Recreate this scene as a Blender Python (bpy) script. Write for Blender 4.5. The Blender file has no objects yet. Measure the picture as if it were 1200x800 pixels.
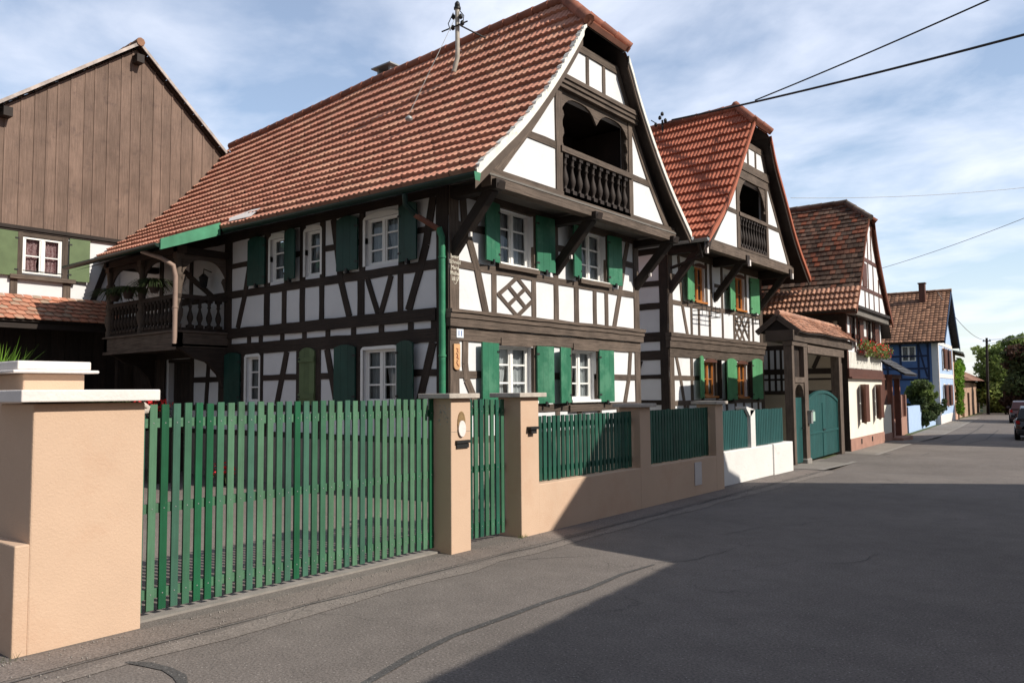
import bpy, math, random
from mathutils import Matrix, Vector
random.seed(7)
rad = math.radians
rj = lambda a: random.uniform(-a, a)
S = bpy.context.scene
COL = S.collection

# ------------------------------------------------------------------ camera
def cam_matrix(yaw, pitch, roll):
    f = Vector((-math.sin(yaw)*math.cos(pitch), math.cos(yaw)*math.cos(pitch), math.sin(pitch)))
    r = f.cross(Vector((0, 0, 1))).normalized(); u = r.cross(f)
    c, s = math.cos(roll), math.sin(roll)
    r2 = c*r + s*u; u2 = -s*r + c*u
    m = Matrix((r2, u2, -f)).transposed().to_4x4()
    m.translation = Vector((0, 0, 1.65)); return m
cd = bpy.data.cameras.new('camera'); cam = bpy.data.objects.new('camera', cd); COL.objects.link(cam)
cam.matrix_world = cam_matrix(.679161577, .064463015, -.00876272)
cd.sensor_width = 36; cd.lens = 919.416/1200*36; cd.clip_end = 3000; cd.clip_start = .05
S.camera = cam

# ------------------------------------------------------------------ light
SUN = Vector((1.3, .24, 1.0)).normalized()
elev = math.asin(SUN.z); az = math.atan2(SUN.x, SUN.y)
w = bpy.data.worlds.new('World'); S.world = w; w.use_nodes = True
nt = w.node_tree; N = nt.nodes; L = nt.links; N.clear()
out = N.new('ShaderNodeOutputWorld'); bg = N.new('ShaderNodeBackground'); bg.inputs[1].default_value = .118
sky = N.new('ShaderNodeTexSky'); sky.sky_type = 'NISHITA'; sky.sun_disc = False
sky.sun_elevation = elev; sky.sun_rotation = az; sky.air_density = 1.15; sky.dust_density = .6; sky.ozone_density = 2.2; sky.altitude = 200
tc = N.new('ShaderNodeTexCoord'); sep = N.new('ShaderNodeSeparateXYZ'); L.new(tc.outputs['Generated'], sep.inputs[0])
zz = N.new('ShaderNodeMath'); zz.operation = 'ADD'; zz.inputs[1].default_value = .12; L.new(sep.outputs[2], zz.inputs[0])
dx = N.new('ShaderNodeMath'); dx.operation = 'DIVIDE'; L.new(sep.outputs[0], dx.inputs[0]); L.new(zz.outputs[0], dx.inputs[1])
dy = N.new('ShaderNodeMath'); dy.operation = 'DIVIDE'; L.new(sep.outputs[1], dy.inputs[0]); L.new(zz.outputs[0], dy.inputs[1])
cmb = N.new('ShaderNodeCombineXYZ'); L.new(dx.outputs[0], cmb.inputs[0]); L.new(dy.outputs[0], cmb.inputs[1])
mp = N.new('ShaderNodeMapping'); mp.inputs['Rotation'].default_value = (0, 0, rad(35)); mp.inputs['Scale'].default_value = (.95, 1.05, 1); mp.inputs['Location'].default_value = (5.3, 2.9, 0)
L.new(cmb.outputs[0], mp.inputs[0])
n1 = N.new('ShaderNodeTexNoise'); n1.inputs['Scale'].default_value = 1.9; n1.inputs['Detail'].default_value = 10; n1.inputs['Roughness'].default_value = .55; n1.inputs['Distortion'].default_value = .25
L.new(mp.outputs[0], n1.inputs[0])
cr = N.new('ShaderNodeValToRGB'); cr.color_ramp.elements[0].position = .38; cr.color_ramp.elements[0].color = (.17, .17, .17, 1)
cr.color_ramp.elements[1].position = .72; cr.color_ramp.elements[1].color = (.85, .85, .85, 1)
L.new(n1.outputs[0], cr.inputs[0])
hz = N.new('ShaderNodeMapRange'); hz.inputs[1].default_value = 0; hz.inputs[2].default_value = .3; hz.inputs[3].default_value = .45; hz.inputs[4].default_value = 0
L.new(sep.outputs[2], hz.inputs[0])
mx0 = N.new('ShaderNodeMath'); mx0.operation = 'MAXIMUM'; L.new(cr.outputs[0], mx0.inputs[0]); L.new(hz.outputs[0], mx0.inputs[1])
mix = N.new('ShaderNodeMixRGB'); L.new(mx0.outputs[0], mix.inputs[0]); L.new(sky.outputs[0], mix.inputs[1]); mix.inputs[2].default_value = (6.6, 6.95, 7.9, 1)
dt = N.new('ShaderNodeVectorMath'); dt.operation = 'DOT_PRODUCT'; dt.inputs[1].default_value = (-.5, .85, 0); L.new(tc.outputs['Generated'], dt.inputs[0])
ds = N.new('ShaderNodeMapRange'); ds.inputs[1].default_value = -1; ds.inputs[2].default_value = 1; ds.inputs[3].default_value = .42; ds.inputs[4].default_value = 1.30; L.new(dt.outputs['Value'], ds.inputs[0])
dm = N.new('ShaderNodeVectorMath'); dm.operation = 'SCALE'; L.new(mix.outputs[0], dm.inputs[0]); L.new(ds.outputs[0], dm.inputs['Scale'])   # added gain: sky brighter ahead of the camera, dimmer behind it
L.new(dm.outputs[0], bg.inputs[0]); L.new(bg.outputs[0], out.inputs[0])
sl = bpy.data.lights.new('sun', 'SUN'); so = bpy.data.objects.new('sun', sl); COL.objects.link(so)
sl.energy = 5.0; sl.angle = rad(.53); sl.color = (1, .93, .82)
so.rotation_euler = SUN.to_track_quat('Z', 'Y').to_euler(); so.location = (20, 5, 30)
S.view_settings.view_transform = 'Standard'; S.view_settings.look = 'None'
S.view_settings.exposure = 0.13; S.view_settings.gamma = 1; S.view_settings.use_curve_mapping = False
S.render.engine = 'CYCLES'

# ------------------------------------------------------------------ terrain profile along the street
PY = [-400, 16.5, 18.4, 23.3, 24, 30, 40, 57, 65, 75, 110, 400]
PZ = [0, 0, -.165, -.165, -.215, -.215, -.6, -.66, -.66, -.9, -1.3, -2.0]
def gz(y):
    for i in range(len(PY)-1):
        if y <= PY[i+1]:
            t = (y-PY[i])/(PY[i+1]-PY[i]); return PZ[i]+t*(PZ[i+1]-PZ[i])
    return PZ[-1]

# ------------------------------------------------------------------ materials
MATS = {}
def mat(name, col, rough=.8, var=.15, scale=3.0, bump=0.0, bscale=30, kind=None, col2=None, spec=.3, rnd=.0, detail=5, grain=0, metallic=0, hsv=0, stain=None):
    m = bpy.data.materials.new(name); m.use_nodes = True; n = m.node_tree.nodes; l = m.node_tree.links
    b = n['Principled BSDF']; b.inputs['Roughness'].default_value = rough; b.inputs['Specular IOR Level'].default_value = spec; b.inputs['Metallic'].default_value = metallic
    t = n.new('ShaderNodeTexCoord')
    ns = n.new('ShaderNodeTexNoise'); ns.inputs['Scale'].default_value = scale; ns.inputs['Detail'].default_value = detail; ns.inputs['Roughness'].default_value = .62
    l.new(t.outputs['Object'], ns.inputs[0])
    mr = n.new('ShaderNodeMapRange'); mr.inputs[1].default_value = .3; mr.inputs[2].default_value = .7; l.new(ns.outputs[0], mr.inputs[0])
    mixn = n.new('ShaderNodeMixRGB'); l.new(mr.outputs[0], mixn.inputs[0])
    c2 = col2 or tuple(min(1, c*(1+var)) for c in col)
    mixn.inputs[1].default_value = (*[c*(1-var) for c in col], 1); mixn.inputs[2].default_value = (*c2, 1)
    last = mixn.outputs[0]
    hgt = None
    if grain:
        uv = n.new('ShaderNodeUVMap'); mpn = n.new('ShaderNodeMapping'); mpn.inputs['Scale'].default_value = (1.3, 26, 1)
        l.new(uv.outputs[0], mpn.inputs[0]); g = n.new('ShaderNodeTexNoise'); g.inputs['Scale'].default_value = 1.6; g.inputs['Detail'].default_value = 6; g.inputs['Roughness'].default_value = .7
        l.new(mpn.outputs[0], g.inputs[0])
        gr = n.new('ShaderNodeMapRange'); gr.inputs[1].default_value = .33; gr.inputs[2].default_value = .67; gr.inputs[3].default_value = 1-grain; gr.inputs[4].default_value = 1+grain*.75
        l.new(g.outputs[0], gr.inputs[0]); mm = n.new('ShaderNodeVectorMath'); mm.operation = 'SCALE'; l.new(last, mm.inputs[0]); l.new(gr.outputs[0], mm.inputs['Scale']); last = mm.outputs[0]; hgt = g.outputs[0]
    if stain:
        s1 = n.new('ShaderNodeTexNoise'); s1.inputs['Scale'].default_value = stain[1]; s1.inputs['Detail'].default_value = 8; s1.inputs['Roughness'].default_value = .7; l.new(t.outputs['Object'], s1.inputs[0])
        sm = n.new('ShaderNodeMapRange'); sm.inputs[1].default_value = stain[2]; sm.inputs[2].default_value = stain[2]+.12; sm.inputs[4].default_value = stain[3]; l.new(s1.outputs[0], sm.inputs[0])
        smx = n.new('ShaderNodeMixRGB'); l.new(sm.outputs[0], smx.inputs[0]); l.new(last, smx.inputs[1]); smx.inputs[2].default_value = (*stain[0], 1); last = smx.outputs[0]
    if rnd or hsv:
        at = n.new('ShaderNodeAttribute'); at.attribute_name = 'rnd'
        rr = n.new('ShaderNodeMapRange'); rr.inputs[3].default_value = 1-rnd; rr.inputs[4].default_value = 1+rnd; l.new(at.outputs['Fac'], rr.inputs[0])
        mm = n.new('ShaderNodeVectorMath'); mm.operation = 'SCALE'; l.new(last, mm.inputs[0]); l.new(rr.outputs[0], mm.inputs['Scale']); last = mm.outputs[0]
        if hsv:
            fr = n.new('ShaderNodeMath'); fr.operation = 'MULTIPLY'; fr.inputs[1].default_value = 7.31; l.new(at.outputs['Fac'], fr.inputs[0])
            ff = n.new('ShaderNodeMath'); ff.operation = 'FRACT'; l.new(fr.outputs[0], ff.inputs[0])
            gt = n.new('ShaderNodeMapRange'); gt.inputs[1].default_value = .55; gt.inputs[2].default_value = 1.0; gt.inputs[3].default_value = 0; gt.inputs[4].default_value = hsv; l.new(ff.outputs[0], gt.inputs[0])
            hx = n.new('ShaderNodeMixRGB'); l.new(gt.outputs[0], hx.inputs[0]); l.new(last, hx.inputs[1]); hx.inputs[2].default_value = (*(kind or (.2, .15, .1)), 1); last = hx.outputs[0]
    l.new(last, b.inputs['Base Color'])
    if bump:
        if hgt is None:
            b2 = n.new('ShaderNodeTexNoise'); b2.inputs['Scale'].default_value = bscale; b2.inputs['Detail'].default_value = 4; l.new(t.outputs['Object'], b2.inputs[0]); hgt = b2.outputs[0]
        bp = n.new('ShaderNodeBump'); bp.inputs['Strength'].default_value = bump; bp.inputs['Distance'].default_value = .02
        l.new(hgt, bp.inputs['Height']); l.new(bp.outputs[0], b.inputs['Normal'])
    MATS[name] = m; return m
WHITE = mat('white_lime_plaster', (.68, .68, .69), .9, .05, 1.6, .25, 14, stain=((.45, .42, .38), 1.1, .66, .35))
WOOD = mat('weathered_timber', (.108, .081, .064), .85, .22, 2.5, .5, grain=.5, rnd=.22)
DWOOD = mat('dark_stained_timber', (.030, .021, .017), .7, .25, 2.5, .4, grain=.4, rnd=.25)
SWOOD = mat('shade_toned_timber', (.040, .028, .022), .8, .25, 2.5, .4, grain=.4, rnd=.25)  # weathered timber again, darkened so its colour carries the shade of the sides
SOFF = mat('soffit_boards', (.16, .145, .13), .85, .15, 2, .3, grain=.25, rnd=.1)
BWOOD = mat('barn_boards', (.180, .122, .095), .85, .2, 1.2, .5, grain=.28, rnd=.13, stain=((.09, .062, .055), 2.6, .56, .6))
GREEN = mat('shutter_green_paint', (.030, .150, .083), .5, .12, 2.2, .08, 12, rnd=.08, stain=((.085, .235, .145), 1.9, .50, .7))
GREEN2 = mat('bright_green_shutter_paint', (.085, .27, .125), .55, .14, 3, .08, 12, rnd=.1, stain=((.14, .33, .18), 3, .55, .5))
DGREEN = mat('dark_green_gutter_paint', (.005, .026, .018), .4, .2, 3)
PGREEN = mat('pale_green_gutter_paint', (.06, .23, .13), .5, .25, 3, stain=((.6, .62, .58), 5, .62, .8))
OGREEN = mat('olive_green_paint', (.115, .16, .075), .6, .15, 3, rnd=.1)
SLATS = [mat('gate_slat_green_%s' % k, c, .55, .16, 3.5, .15, grain=.16, rnd=.12, stain=((.16, .2, .13), 4, .64, .5)) for k, c in
         zip(('faded', 'mid', 'fresh', 'bluish'), ((.072, .162, .096), (.044, .130, .076), (.009, .088, .038), (.045, .122, .084)))]
FGREEN = mat('fence_slat_dark_green', (.016, .078, .052), .55, .2, 4, .1, grain=.15, rnd=.25)
TEAL = mat('teal_paint', (.016, .072, .070), .5, .12, 3, .08, 20, rnd=.12)
ORANGE = mat('apricot_render', (.555, .395, .285), .93, .05, 1.3, .18, 70, stain=((.52, .34, .235), .9, .53, .6))
CAPW = mat('white_painted_coping', (.70, .65, .62), .85, .06, 4, .2, 40, stain=((.5, .4, .36), 3, .62, .5))
CAPG = mat('stone_coping', (.44, .39, .34), .9, .2, 8, .4, 60)
PINKST = mat('pink_sandstone', (.34, .19, .145), .9, .15, 3, .3, 40)
CREAM = mat('cream_render', (.74, .70, .61), .9, .05, 2, .2, 50)
BEIGE = mat('beige_infill', (.48, .40, .31), .9, .08, 2, .2, 50)
PLINTH = mat('grey_brown_plinth', (.26, .23, .20), .95, .2, 2.5, .6, 25)
WFRAME = mat('white_window_paint', (.78, .77, .74), .5, .04, 5)
OAK = mat('orange_varnished_frame', (.42, .155, .038), .45, .2, 3, grain=.2)
BRSH = mat('brown_shutter_paint', (.10, .042, .030), .6, .15, 4, rnd=.1)
IRON = mat('black_iron', (.02, .02, .02), .5, .1, 5)
PIPE = mat('pinkish_painted_pipe', (.30, .21, .17), .6, .1, 5)
ZINC = mat('zinc_sheet', (.30, .31, .31), .5, .15, 6, metallic=.4)
LEAD = mat('pale_verge_mortar', (.72, .70, .64), .85, .1, 7, .3, 20, stain=((.42, .26, .16), 5, .6, .8))
BRICKT = mat('brick_red_pipe', (.22, .09, .06), .6, .2, 6)
BLUE1 = mat('deep_blue_infill', (.075, .14, .31), .85, .1, 3)
BLUE2 = mat('pale_blue_render', (.38, .50, .70), .85, .06, 3)
PINK = mat('pink_render', (.52, .31, .23), .9, .08, 2)
STONE = mat('rubble_stone', (.38, .25, .18), .95, .25, 3, .6, 15)
CLOTH = mat('white_lace_curtain', (.62, .62, .64), .95, .1, 9)
CHECK = mat('red_checked_curtain', (.45, .13, .15), .95, .5, 30, col2=(.7, .5, .5))
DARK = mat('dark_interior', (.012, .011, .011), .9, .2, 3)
RUST = mat('rust_brown_soffit', (.17, .06, .035), .8, .15, 2, rnd=.1)
POT = mat('terracotta_pot', (.35, .13, .08), .8, .1, 5)
TILE1 = mat('red_interlocking_tiles', (.42, .195, .137), .85, .14, 2.5, .2, 60, rnd=.12, hsv=.6, kind=(.50, .29, .20), stain=((.30, .15, .10), .8, .58, .45))
TILE2 = mat('bright_red_tiles', (.37, .115, .065), .75, .12, 3, .2, 60, rnd=.10, hsv=.3, kind=(.27, .08, .05))
TILE3 = mat('mossy_brown_flat_tiles', (.095, .062, .046), .9, .3, 4, .4, 40, rnd=.5, hsv=.9, kind=(.23, .075, .04), stain=((.05, .05, .04), 3, .55, .6))
TILE4 = mat('pale_orange_tiles', (.40, .215, .145), .85, .2, 4, .3, 40, rnd=.25, hsv=.7, kind=(.23, .13, .10))
TILE5 = mat('brown_orange_tiles', (.22, .118, .075), .85, .2, 4, .3, 40, rnd=.4, hsv=.8, kind=(.34, .19, .12))
TILE6 = mat('beaver_tail_tiles', (.44, .19, .12), .85, .15, 6, .2, 40, rnd=.25, hsv=.9, kind=(.34, .27, .2))
SLATE = mat('dark_slate', (.06, .058, .06), .7, .2, 4, rnd=.4)
RIDGE = mat('ridge_tile_clay', (.24, .092, .058), .8, .25, 4, .3, 30, rnd=.2)
def glass_mat():
    m = bpy.data.materials.new('window_glass'); m.use_nodes = True; n = m.node_tree.nodes; l = m.node_tree.links; n.clear()
    o = n.new('ShaderNodeOutputMaterial'); g = n.new('ShaderNodeBsdfGlossy'); g.inputs['Roughness'].default_value = .03
    t = n.new('ShaderNodeBsdfTransparent'); t.inputs[0].default_value = (.72, .76, .76, 1)
    mx = n.new('ShaderNodeMixShader'); fr = n.new('ShaderNodeFresnel'); fr.inputs[0].default_value = 1.5
    ns = n.new('ShaderNodeTexNoise'); ns.inputs['Scale'].default_value = 2.5; bp = n.new('ShaderNodeBump'); bp.inputs['Strength'].default_value = .05; bp.inputs['Distance'].default_value = .02
    l.new(ns.outputs[0], bp.inputs['Height']); l.new(bp.outputs[0], g.inputs['Normal'])
    l.new(fr.outputs[0], mx.inputs[0]); l.new(t.outputs[0], mx.inputs[1]); l.new(g.outputs[0], mx.inputs[2]); l.new(mx.outputs[0], o.inputs[0]); return m
GLASS = glass_mat()

# ------------------------------------------------------------------ mesh builder
WORLD = lambda a, b, n: (a, b, n)
class MB:
    def __init__(s, F=WORLD, wob=0): s.F = F; s.wob = wob; s.v = []; s.f = []; s.uv = []; s.r = []; s.sm = []
    def add(s, vs, fs, uvs=None, rnd=None, smooth=False):
        o = len(s.v); s.v += [s.F(*p) for p in vs]; r = random.random() if rnd is None else rnd
        for i, f in enumerate(fs):
            s.f.append([o+k for k in f]); s.uv.append(uvs[i] if uvs else [(0, 0)]*len(f)); s.r.append(r); s.sm.append(smooth)
        return s
    def hexa(s, P, ln=1, w=1, h=1, rnd=None):
        # P: 4 points at start, 4 at end (long axis start->end)
        u0 = random.random()*50; v0 = random.random()*9
        if s.wob and ln > .55:
            k = max(2, int(ln/.3)); ax = Vector(P[1])-Vector(P[0]); ax2 = Vector(P[3])-Vector(P[0])
            if ax.length < ax2.length*.4 and abs(ax2.normalized()[2]) < .9: ax = ax2
            ax.normalize(); vs = []
            for i in range(k+1):
                a, b = rj(s.wob), rj(s.wob)
                for j in range(4): p = Vector(P[j]).lerp(Vector(P[j+4]), i/k); p += ax*(a if j in (0, 3) else b) if 0 < i < k else ax*0; vs.append(tuple(p))
            fs = [(0, 1, 2, 3), tuple(range(4*k+3, 4*k-1, -1))]; uv = [[(u0+.01*j, v0) for j in range(4)]]*2
            for i in range(k):
                for j, d in enumerate((w, h, w, h)):
                    q = (j+1) % 4; fs.append((i*4+j, (i+1)*4+j, (i+1)*4+q, i*4+q)); x0, x1 = u0+ln*i/k, u0+ln*(i+1)/k; uv.append([(x0, v0+j*.3), (x1, v0+j*.3), (x1, v0+j*.3+d), (x0, v0+j*.3+d)])
            return s.add(vs, fs, uv, rnd)
        fs = [(0, 1, 2, 3), (7, 6, 5, 4), (0, 4, 5, 1), (1, 5, 6, 2), (2, 6, 7, 3), (3, 7, 4, 0)]
        uv = [[(u0+.01*k, v0) for k in range(4)]]*2
        for k, d in enumerate((w, h, w, h)): uv.append([(u0, v0+k*.3), (u0+ln, v0+k*.3), (u0+ln, v0+k*.3+d), (u0, v0+k*.3+d)])
        return s.add(P, fs, uv, rnd)
    def box(s, a0, a1, b0, b1, n0, n1, rnd=None):
        da, db, dn = abs(a1-a0), abs(b1-b0), abs(n1-n0)
        if da >= db and da >= dn: P = [(a, b, n) for a in (a0, a1) for b, n in ((b0, n0), (b1, n0), (b1, n1), (b0, n1))]; return s.hexa(P, da, db, dn, rnd)
        if db >= dn: P = [(a, b, n) for b in (b0, b1) for a, n in ((a0, n0), (a1, n0), (a1, n1), (a0, n1))]; return s.hexa(P, db, da, dn, rnd)
        P = [(a, b, n) for n in (n0, n1) for a, b in ((a0, b0), (a1, b0), (a1, b1), (a0, b1))]; return s.hexa(P, dn, da, db, rnd)
    def bar(s, p, q, wd, n0, n1, rnd=None, w2=None):
        dx, dy = q[0]-p[0], q[1]-p[1]; l = math.hypot(dx, dy); px, py = -dy/l/2, dx/l/2; w2 = w2 or wd
        P = [(p[0]-px*wd, p[1]-py*wd, n0), (p[0]+px*wd, p[1]+py*wd, n0), (p[0]+px*wd, p[1]+py*wd, n1), (p[0]-px*wd, p[1]-py*wd, n1),
             (q[0]-px*w2, q[1]-py*w2, n0), (q[0]+px*w2, q[1]+py*w2, n0), (q[0]+px*w2, q[1]+py*w2, n1), (q[0]-px*w2, q[1]-py*w2, n1)]
        return s.hexa(P, l, wd, abs(n1-n0), rnd)
    def line(s, pts, wd, n0, n1):
        r = random.random()
        for i in range(len(pts)-1): s.bar(pts[i], pts[i+1], wd, n0+.0007*i, n1+.0007*i, r)
        return s
    def beam(s, p, q, w, h, rnd=None):
        # free 3-D bar in frame space
        a, b = Vector(p), Vector(q); d = (b-a).normalized(); up = Vector((0, 0, 1)) if abs(d.z) < .95 else Vector((1, 0, 0))
        x = d.cross(up).normalized()*w/2; y = x.cross(d).normalized()*h/2
        P = [tuple(c+i*x+j*y) for c in (a, b) for i, j in ((-1, -1), (1, -1), (1, 1), (-1, 1))]
        return s.hexa(P, (b-a).length, w, h, rnd)
    def poly(s, pts, n0, n1, rnd=None):
        k = len(pts); vs = [(p[0], p[1], n0) for p in pts]+[(p[0], p[1], n1) for p in pts]
        fs = [tuple(range(k)), tuple(range(2*k-1, k-1, -1))]+[(i, (i+1) % k, k+(i+1) % k, k+i) for i in range(k)]
        uv = [[(p[0], p[1]) for p in pts], [(pts[i-k][0], pts[i-k][1]) for i in range(2*k-1, k-1, -1)]]+[[(0, 0), (.2, 0), (.2, .05), (0, .05)]]*k
        return s.add(vs, fs, uv, rnd)
    def quad(s, *p, rnd=None, uv=None): return s.add(list(p), [tuple(range(len(p)))], [uv] if uv else None, rnd)
    def tube(s, pts, r, seg=8, caps=True, rnd=None, smooth=True):
        pts = [Vector(p) for p in pts]; rs = r if isinstance(r, (list, tuple)) else [r]*len(pts); vs = []; fs = []
        ref = None
        for i, p in enumerate(pts):
            d = (pts[min(i+1, len(pts)-1)]-pts[max(i-1, 0)]).normalized()
            if ref is None: ref = d.cross(Vector((0, 0, 1)) if abs(d.z) < .9 else Vector((1, 0, 0))).normalized()
            x = ref-d*ref.dot(d); x = x.normalized() if x.length > 1e-6 else d.orthogonal().normalized(); ref = x; y = d.cross(x).normalized()
            for k in range(seg):
                a = 2*math.pi*k/seg; vs.append(tuple(p+rs[i]*(math.cos(a)*x+math.sin(a)*y)))
            if i:
                for k in range(seg): fs.append(((i-1)*seg+k, (i-1)*seg+(k+1) % seg, i*seg+(k+1) % seg, i*seg+k))
        s.add(vs, fs, None, rnd, smooth)
        if caps: s.add([vs[k] for k in range(seg)], [tuple(range(seg))], None, rnd); s.add([vs[-seg+k] for k in range(seg)], [tuple(range(seg-1, -1, -1))], None, rnd)
        return s
    def lathe(s, prof, c, seg=8, rnd=None):
        return s.tube([(c[0], c[1], c[2]+z) for r, z in prof], [r for r, z in prof], seg, True, rnd)
    def wall(s, a0, a1, b0, b1, holes, n, depth):
        A = sorted({a0, a1, *[h[0] for h in holes], *[h[1] for h in holes]}); B = sorted({b0, b1, *[h[2] for h in holes], *[h[3] for h in holes]})
        A = [a for a in A if a0 <= a <= a1]; B = [b for b in B if b0 <= b <= b1]
        for i in range(len(A)-1):
            for j in range(len(B)-1):
                ca, cb = (A[i]+A[i+1])/2, (B[j]+B[j+1])/2
                if any(h[0] < ca < h[1] and h[2] < cb < h[3] for h in holes): continue
                s.quad((A[i], B[j], n), (A[i+1], B[j], n), (A[i+1], B[j+1], n), (A[i], B[j+1], n), rnd=.5)
        for h0, h1, h2, h3 in holes:
            m = n-depth
            for p, q in (((h0, h2), (h1, h2)), ((h1, h2), (h1, h3)), ((h1, h3), (h0, h3)), ((h0, h3), (h0, h2))):
                s.quad((*p, n), (*q, n), (*q, m), (*p, m), rnd=.5)
        return s
    def build(s, name, m, parent=None, off=None, bevel=0):
        o = off if off is not None else (root_off(parent) if parent else (0, 0, 0))
        me = bpy.data.meshes.new(name); me.from_pydata([(x-o[0], y-o[1], z-o[2]) for x, y, z in s.v], [], s.f)
        uvl = me.uv_layers.new(name='UVMap'); flat = [c for f in s.uv for p in f for c in p]; uvl.data.foreach_set('uv', flat)
        at = me.attributes.new('rnd', 'FLOAT', 'FACE'); at.data.foreach_set('value', s.r)
        me.polygons.foreach_set('use_smooth', s.sm)
        me.materials.append(m); me.update()
        ob = bpy.data.objects.new(name, me); COL.objects.link(ob)
        if parent: ob.parent = parent
        else: ob.location = o
        if bevel:
            b = ob.modifiers.new('bevel', 'BEVEL'); b.width = bevel; b.segments = 2; b.limit_method = 'ANGLE'
        return ob
def root_off(o):
    while o.parent: o = o.parent
    return tuple(o.location)
def tag(o, label=None, cat=None, group=None, kind=None):
    if label: o['label'] = label
    if cat: o['category'] = cat
    if group: o['group'] = group
    if kind: o['kind'] = kind
    return o
def thing(name, label, cat, loc, group=None):
    o = bpy.data.objects.new(name, None); o.empty_display_size = .3; COL.objects.link(o); o.location = loc; return tag(o, label, cat, group)
def child_of(o, parent): o.parent = parent; return o
def frame(o, ax):     # facade frame: a along ax (2-D unit), b up (absolute z), n to the right-hand outside
    ax = Vector(ax).normalized(); nx, ny = ax.y, -ax.x
    return lambda a, b, n: (o[0]+ax.x*a+nx*n, o[1]+ax.y*a+ny*n, b)
FX = lambda X0: (lambda a, b, n: (X0+n, a, b))       # facade facing +X, a = world Y
FY = lambda Y0: (lambda a, b, n: (a, Y0-n, b))       # facade facing -Y, a = world X

# ------------------------------------------------------------------ setting
def sheet(name, mt, strips, dz, kind='structure'):
    # strips: list of (y, xl, xr)
    m = MB()
    for (y0, l0, r0), (y1, l1, r1) in zip(strips, strips[1:]):
        m.quad((l0, y0, gz(y0)+dz), (r0, y0, gz(y0)+dz), (r1, y1, gz(y1)+dz), (l1, y1, gz(y1)+dz), rnd=.5)
    return tag(m.build(name, mt), kind=kind)
def asphalt(name, c, bright=1):
    m = bpy.data.materials.new(name); m.use_nodes = True; n = m.node_tree.nodes; l = m.node_tree.links; b = n['Principled BSDF']
    b.inputs['Roughness'].default_value = .9; b.inputs['Specular IOR Level'].default_value = .25
    t = n.new('ShaderNodeTexCoord')
    def noise(sc, d=4, r=.6):
        x = n.new('ShaderNodeTexNoise'); x.inputs['Scale'].default_value = sc; x.inputs['Detail'].default_value = d; x.inputs['Roughness'].default_value = r; l.new(t.outputs['Object'], x.inputs[0]); return x.outputs[0]
    def mr(x, a, bb, c0, c1):
        k = n.new('ShaderNodeMapRange'); k.inputs[1].default_value = a; k.inputs[2].default_value = bb; k.inputs[3].default_value = c0; k.inputs[4].default_value = c1; l.new(x, k.inputs[0]); return k.outputs[0]
    def mul(x, y):
        k = n.new('ShaderNodeMath'); k.operation = 'MULTIPLY'; l.new(x, k.inputs[0]); l.new(y, k.inputs[1]); return k.outputs[0]
    f = mul(mul(mr(noise(.35, 5), .3, .7, .82, 1.18), mr(noise(3.2, 6, .7), .3, .7, .88, 1.12)), mr(noise(62, 3, .75), .3, .7, .50, 1.50))
    v = n.new('ShaderNodeTexVoronoi'); v.inputs['Scale'].default_value = 42; l.new(t.outputs['Object'], v.inputs[0])
    sp = mr(v.outputs['Distance'], .08, .22, 1, 0)           # pale aggregate chips
    vc = n.new('ShaderNodeSeparateColor'); l.new(v.outputs['Color'], vc.inputs[0])
    sp = mul(sp, mr(vc.outputs[0], .70, .78, 0, .85))
    v2 = n.new('ShaderNodeTexVoronoi'); v2.inputs['Scale'].default_value = .55; v2.feature = 'DISTANCE_TO_EDGE'
    dst = n.new('ShaderNodeVectorMath'); dst.operation = 'ADD'; dn = n.new('ShaderNodeTexNoise'); dn.inputs['Scale'].default_value = 1.4; dn.inputs['Detail'].default_value = 5; l.new(t.outputs['Object'], dn.inputs[0])
    l.new(t.outputs['Object'], dst.inputs[0]); l.new(dn.outputs['Color'], dst.inputs[1]); l.new(dst.outputs[0], v2.inputs[0])
    ck = mul(mr(v2.outputs['Distance'], .0, .007, .45, 0), mr(noise(.5, 3), .45, .6, 0, 1))   # hairline cracks in places
    sc = n.new('ShaderNodeVectorMath'); sc.operation = 'SCALE'; sc.inputs[0].default_value = c; l.new(f, sc.inputs['Scale'])
    m1 = n.new('ShaderNodeMixRGB'); l.new(sp, m1.inputs[0]); l.new(sc.outputs[0], m1.inputs[1]); m1.inputs[2].default_value = (.42, .39, .36, 1)
    m2 = n.new('ShaderNodeMixRGB'); l.new(ck, m2.inputs[0]); l.new(m1.outputs[0], m2.inputs[1]); m2.inputs[2].default_value = (.03, .028, .026, 1)
    l.new(m2.outputs[0], b.inputs['Base Color'])
    bp = n.new('ShaderNodeBump'); bp.inputs['Strength'].default_value = .5; bp.inputs['Distance'].default_value = .008; l.new(noise(80, 3), bp.inputs['Height']); l.new(bp.outputs[0], b.inputs['Normal'])
    return m
ASPH = asphalt('worn_asphalt', (.150, .131, .119))
YARD = asphalt('yard_asphalt', (.178, .150, .134))
GSTRIP = asphalt('concrete_channel', (.188, .163, .146))
SEAL = asphalt('bitumen_seal', (.075, .072, .07))
GRASS = mat('ground_earth_and_grass', (.07, .085, .035), .95, .3, .5, .5, 8)
ys = [-60, -10, 0, 8, 12, 16.5, 18.4, 23.3, 24, 30, 40, 57, 65, 75, 110, 400]
def interp(t, x):
    for (a, *va), (b, *vb) in zip(t, t[1:]):
        if x <= b: k = max(0, (x-a)/(b-a)); return [p+(q-p)*k for p, q in zip(va, vb)]
    return list(t[-1][1:])
RD = [(-60, -6.1, 4), (15, -6.1, 4), (24, -6.9, 4), (30, -7.4, 3), (45, -9.3, 0), (57, -10.3, -2.2), (66, -11.2, -3.6), (80, -12.7, -6), (110, -15.2, -10.5), (135, -16.6, -14), (200, -20, -30)]
sheet('ground', GRASS, [(y, -300, 300) for y in ys], -.012)
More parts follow.
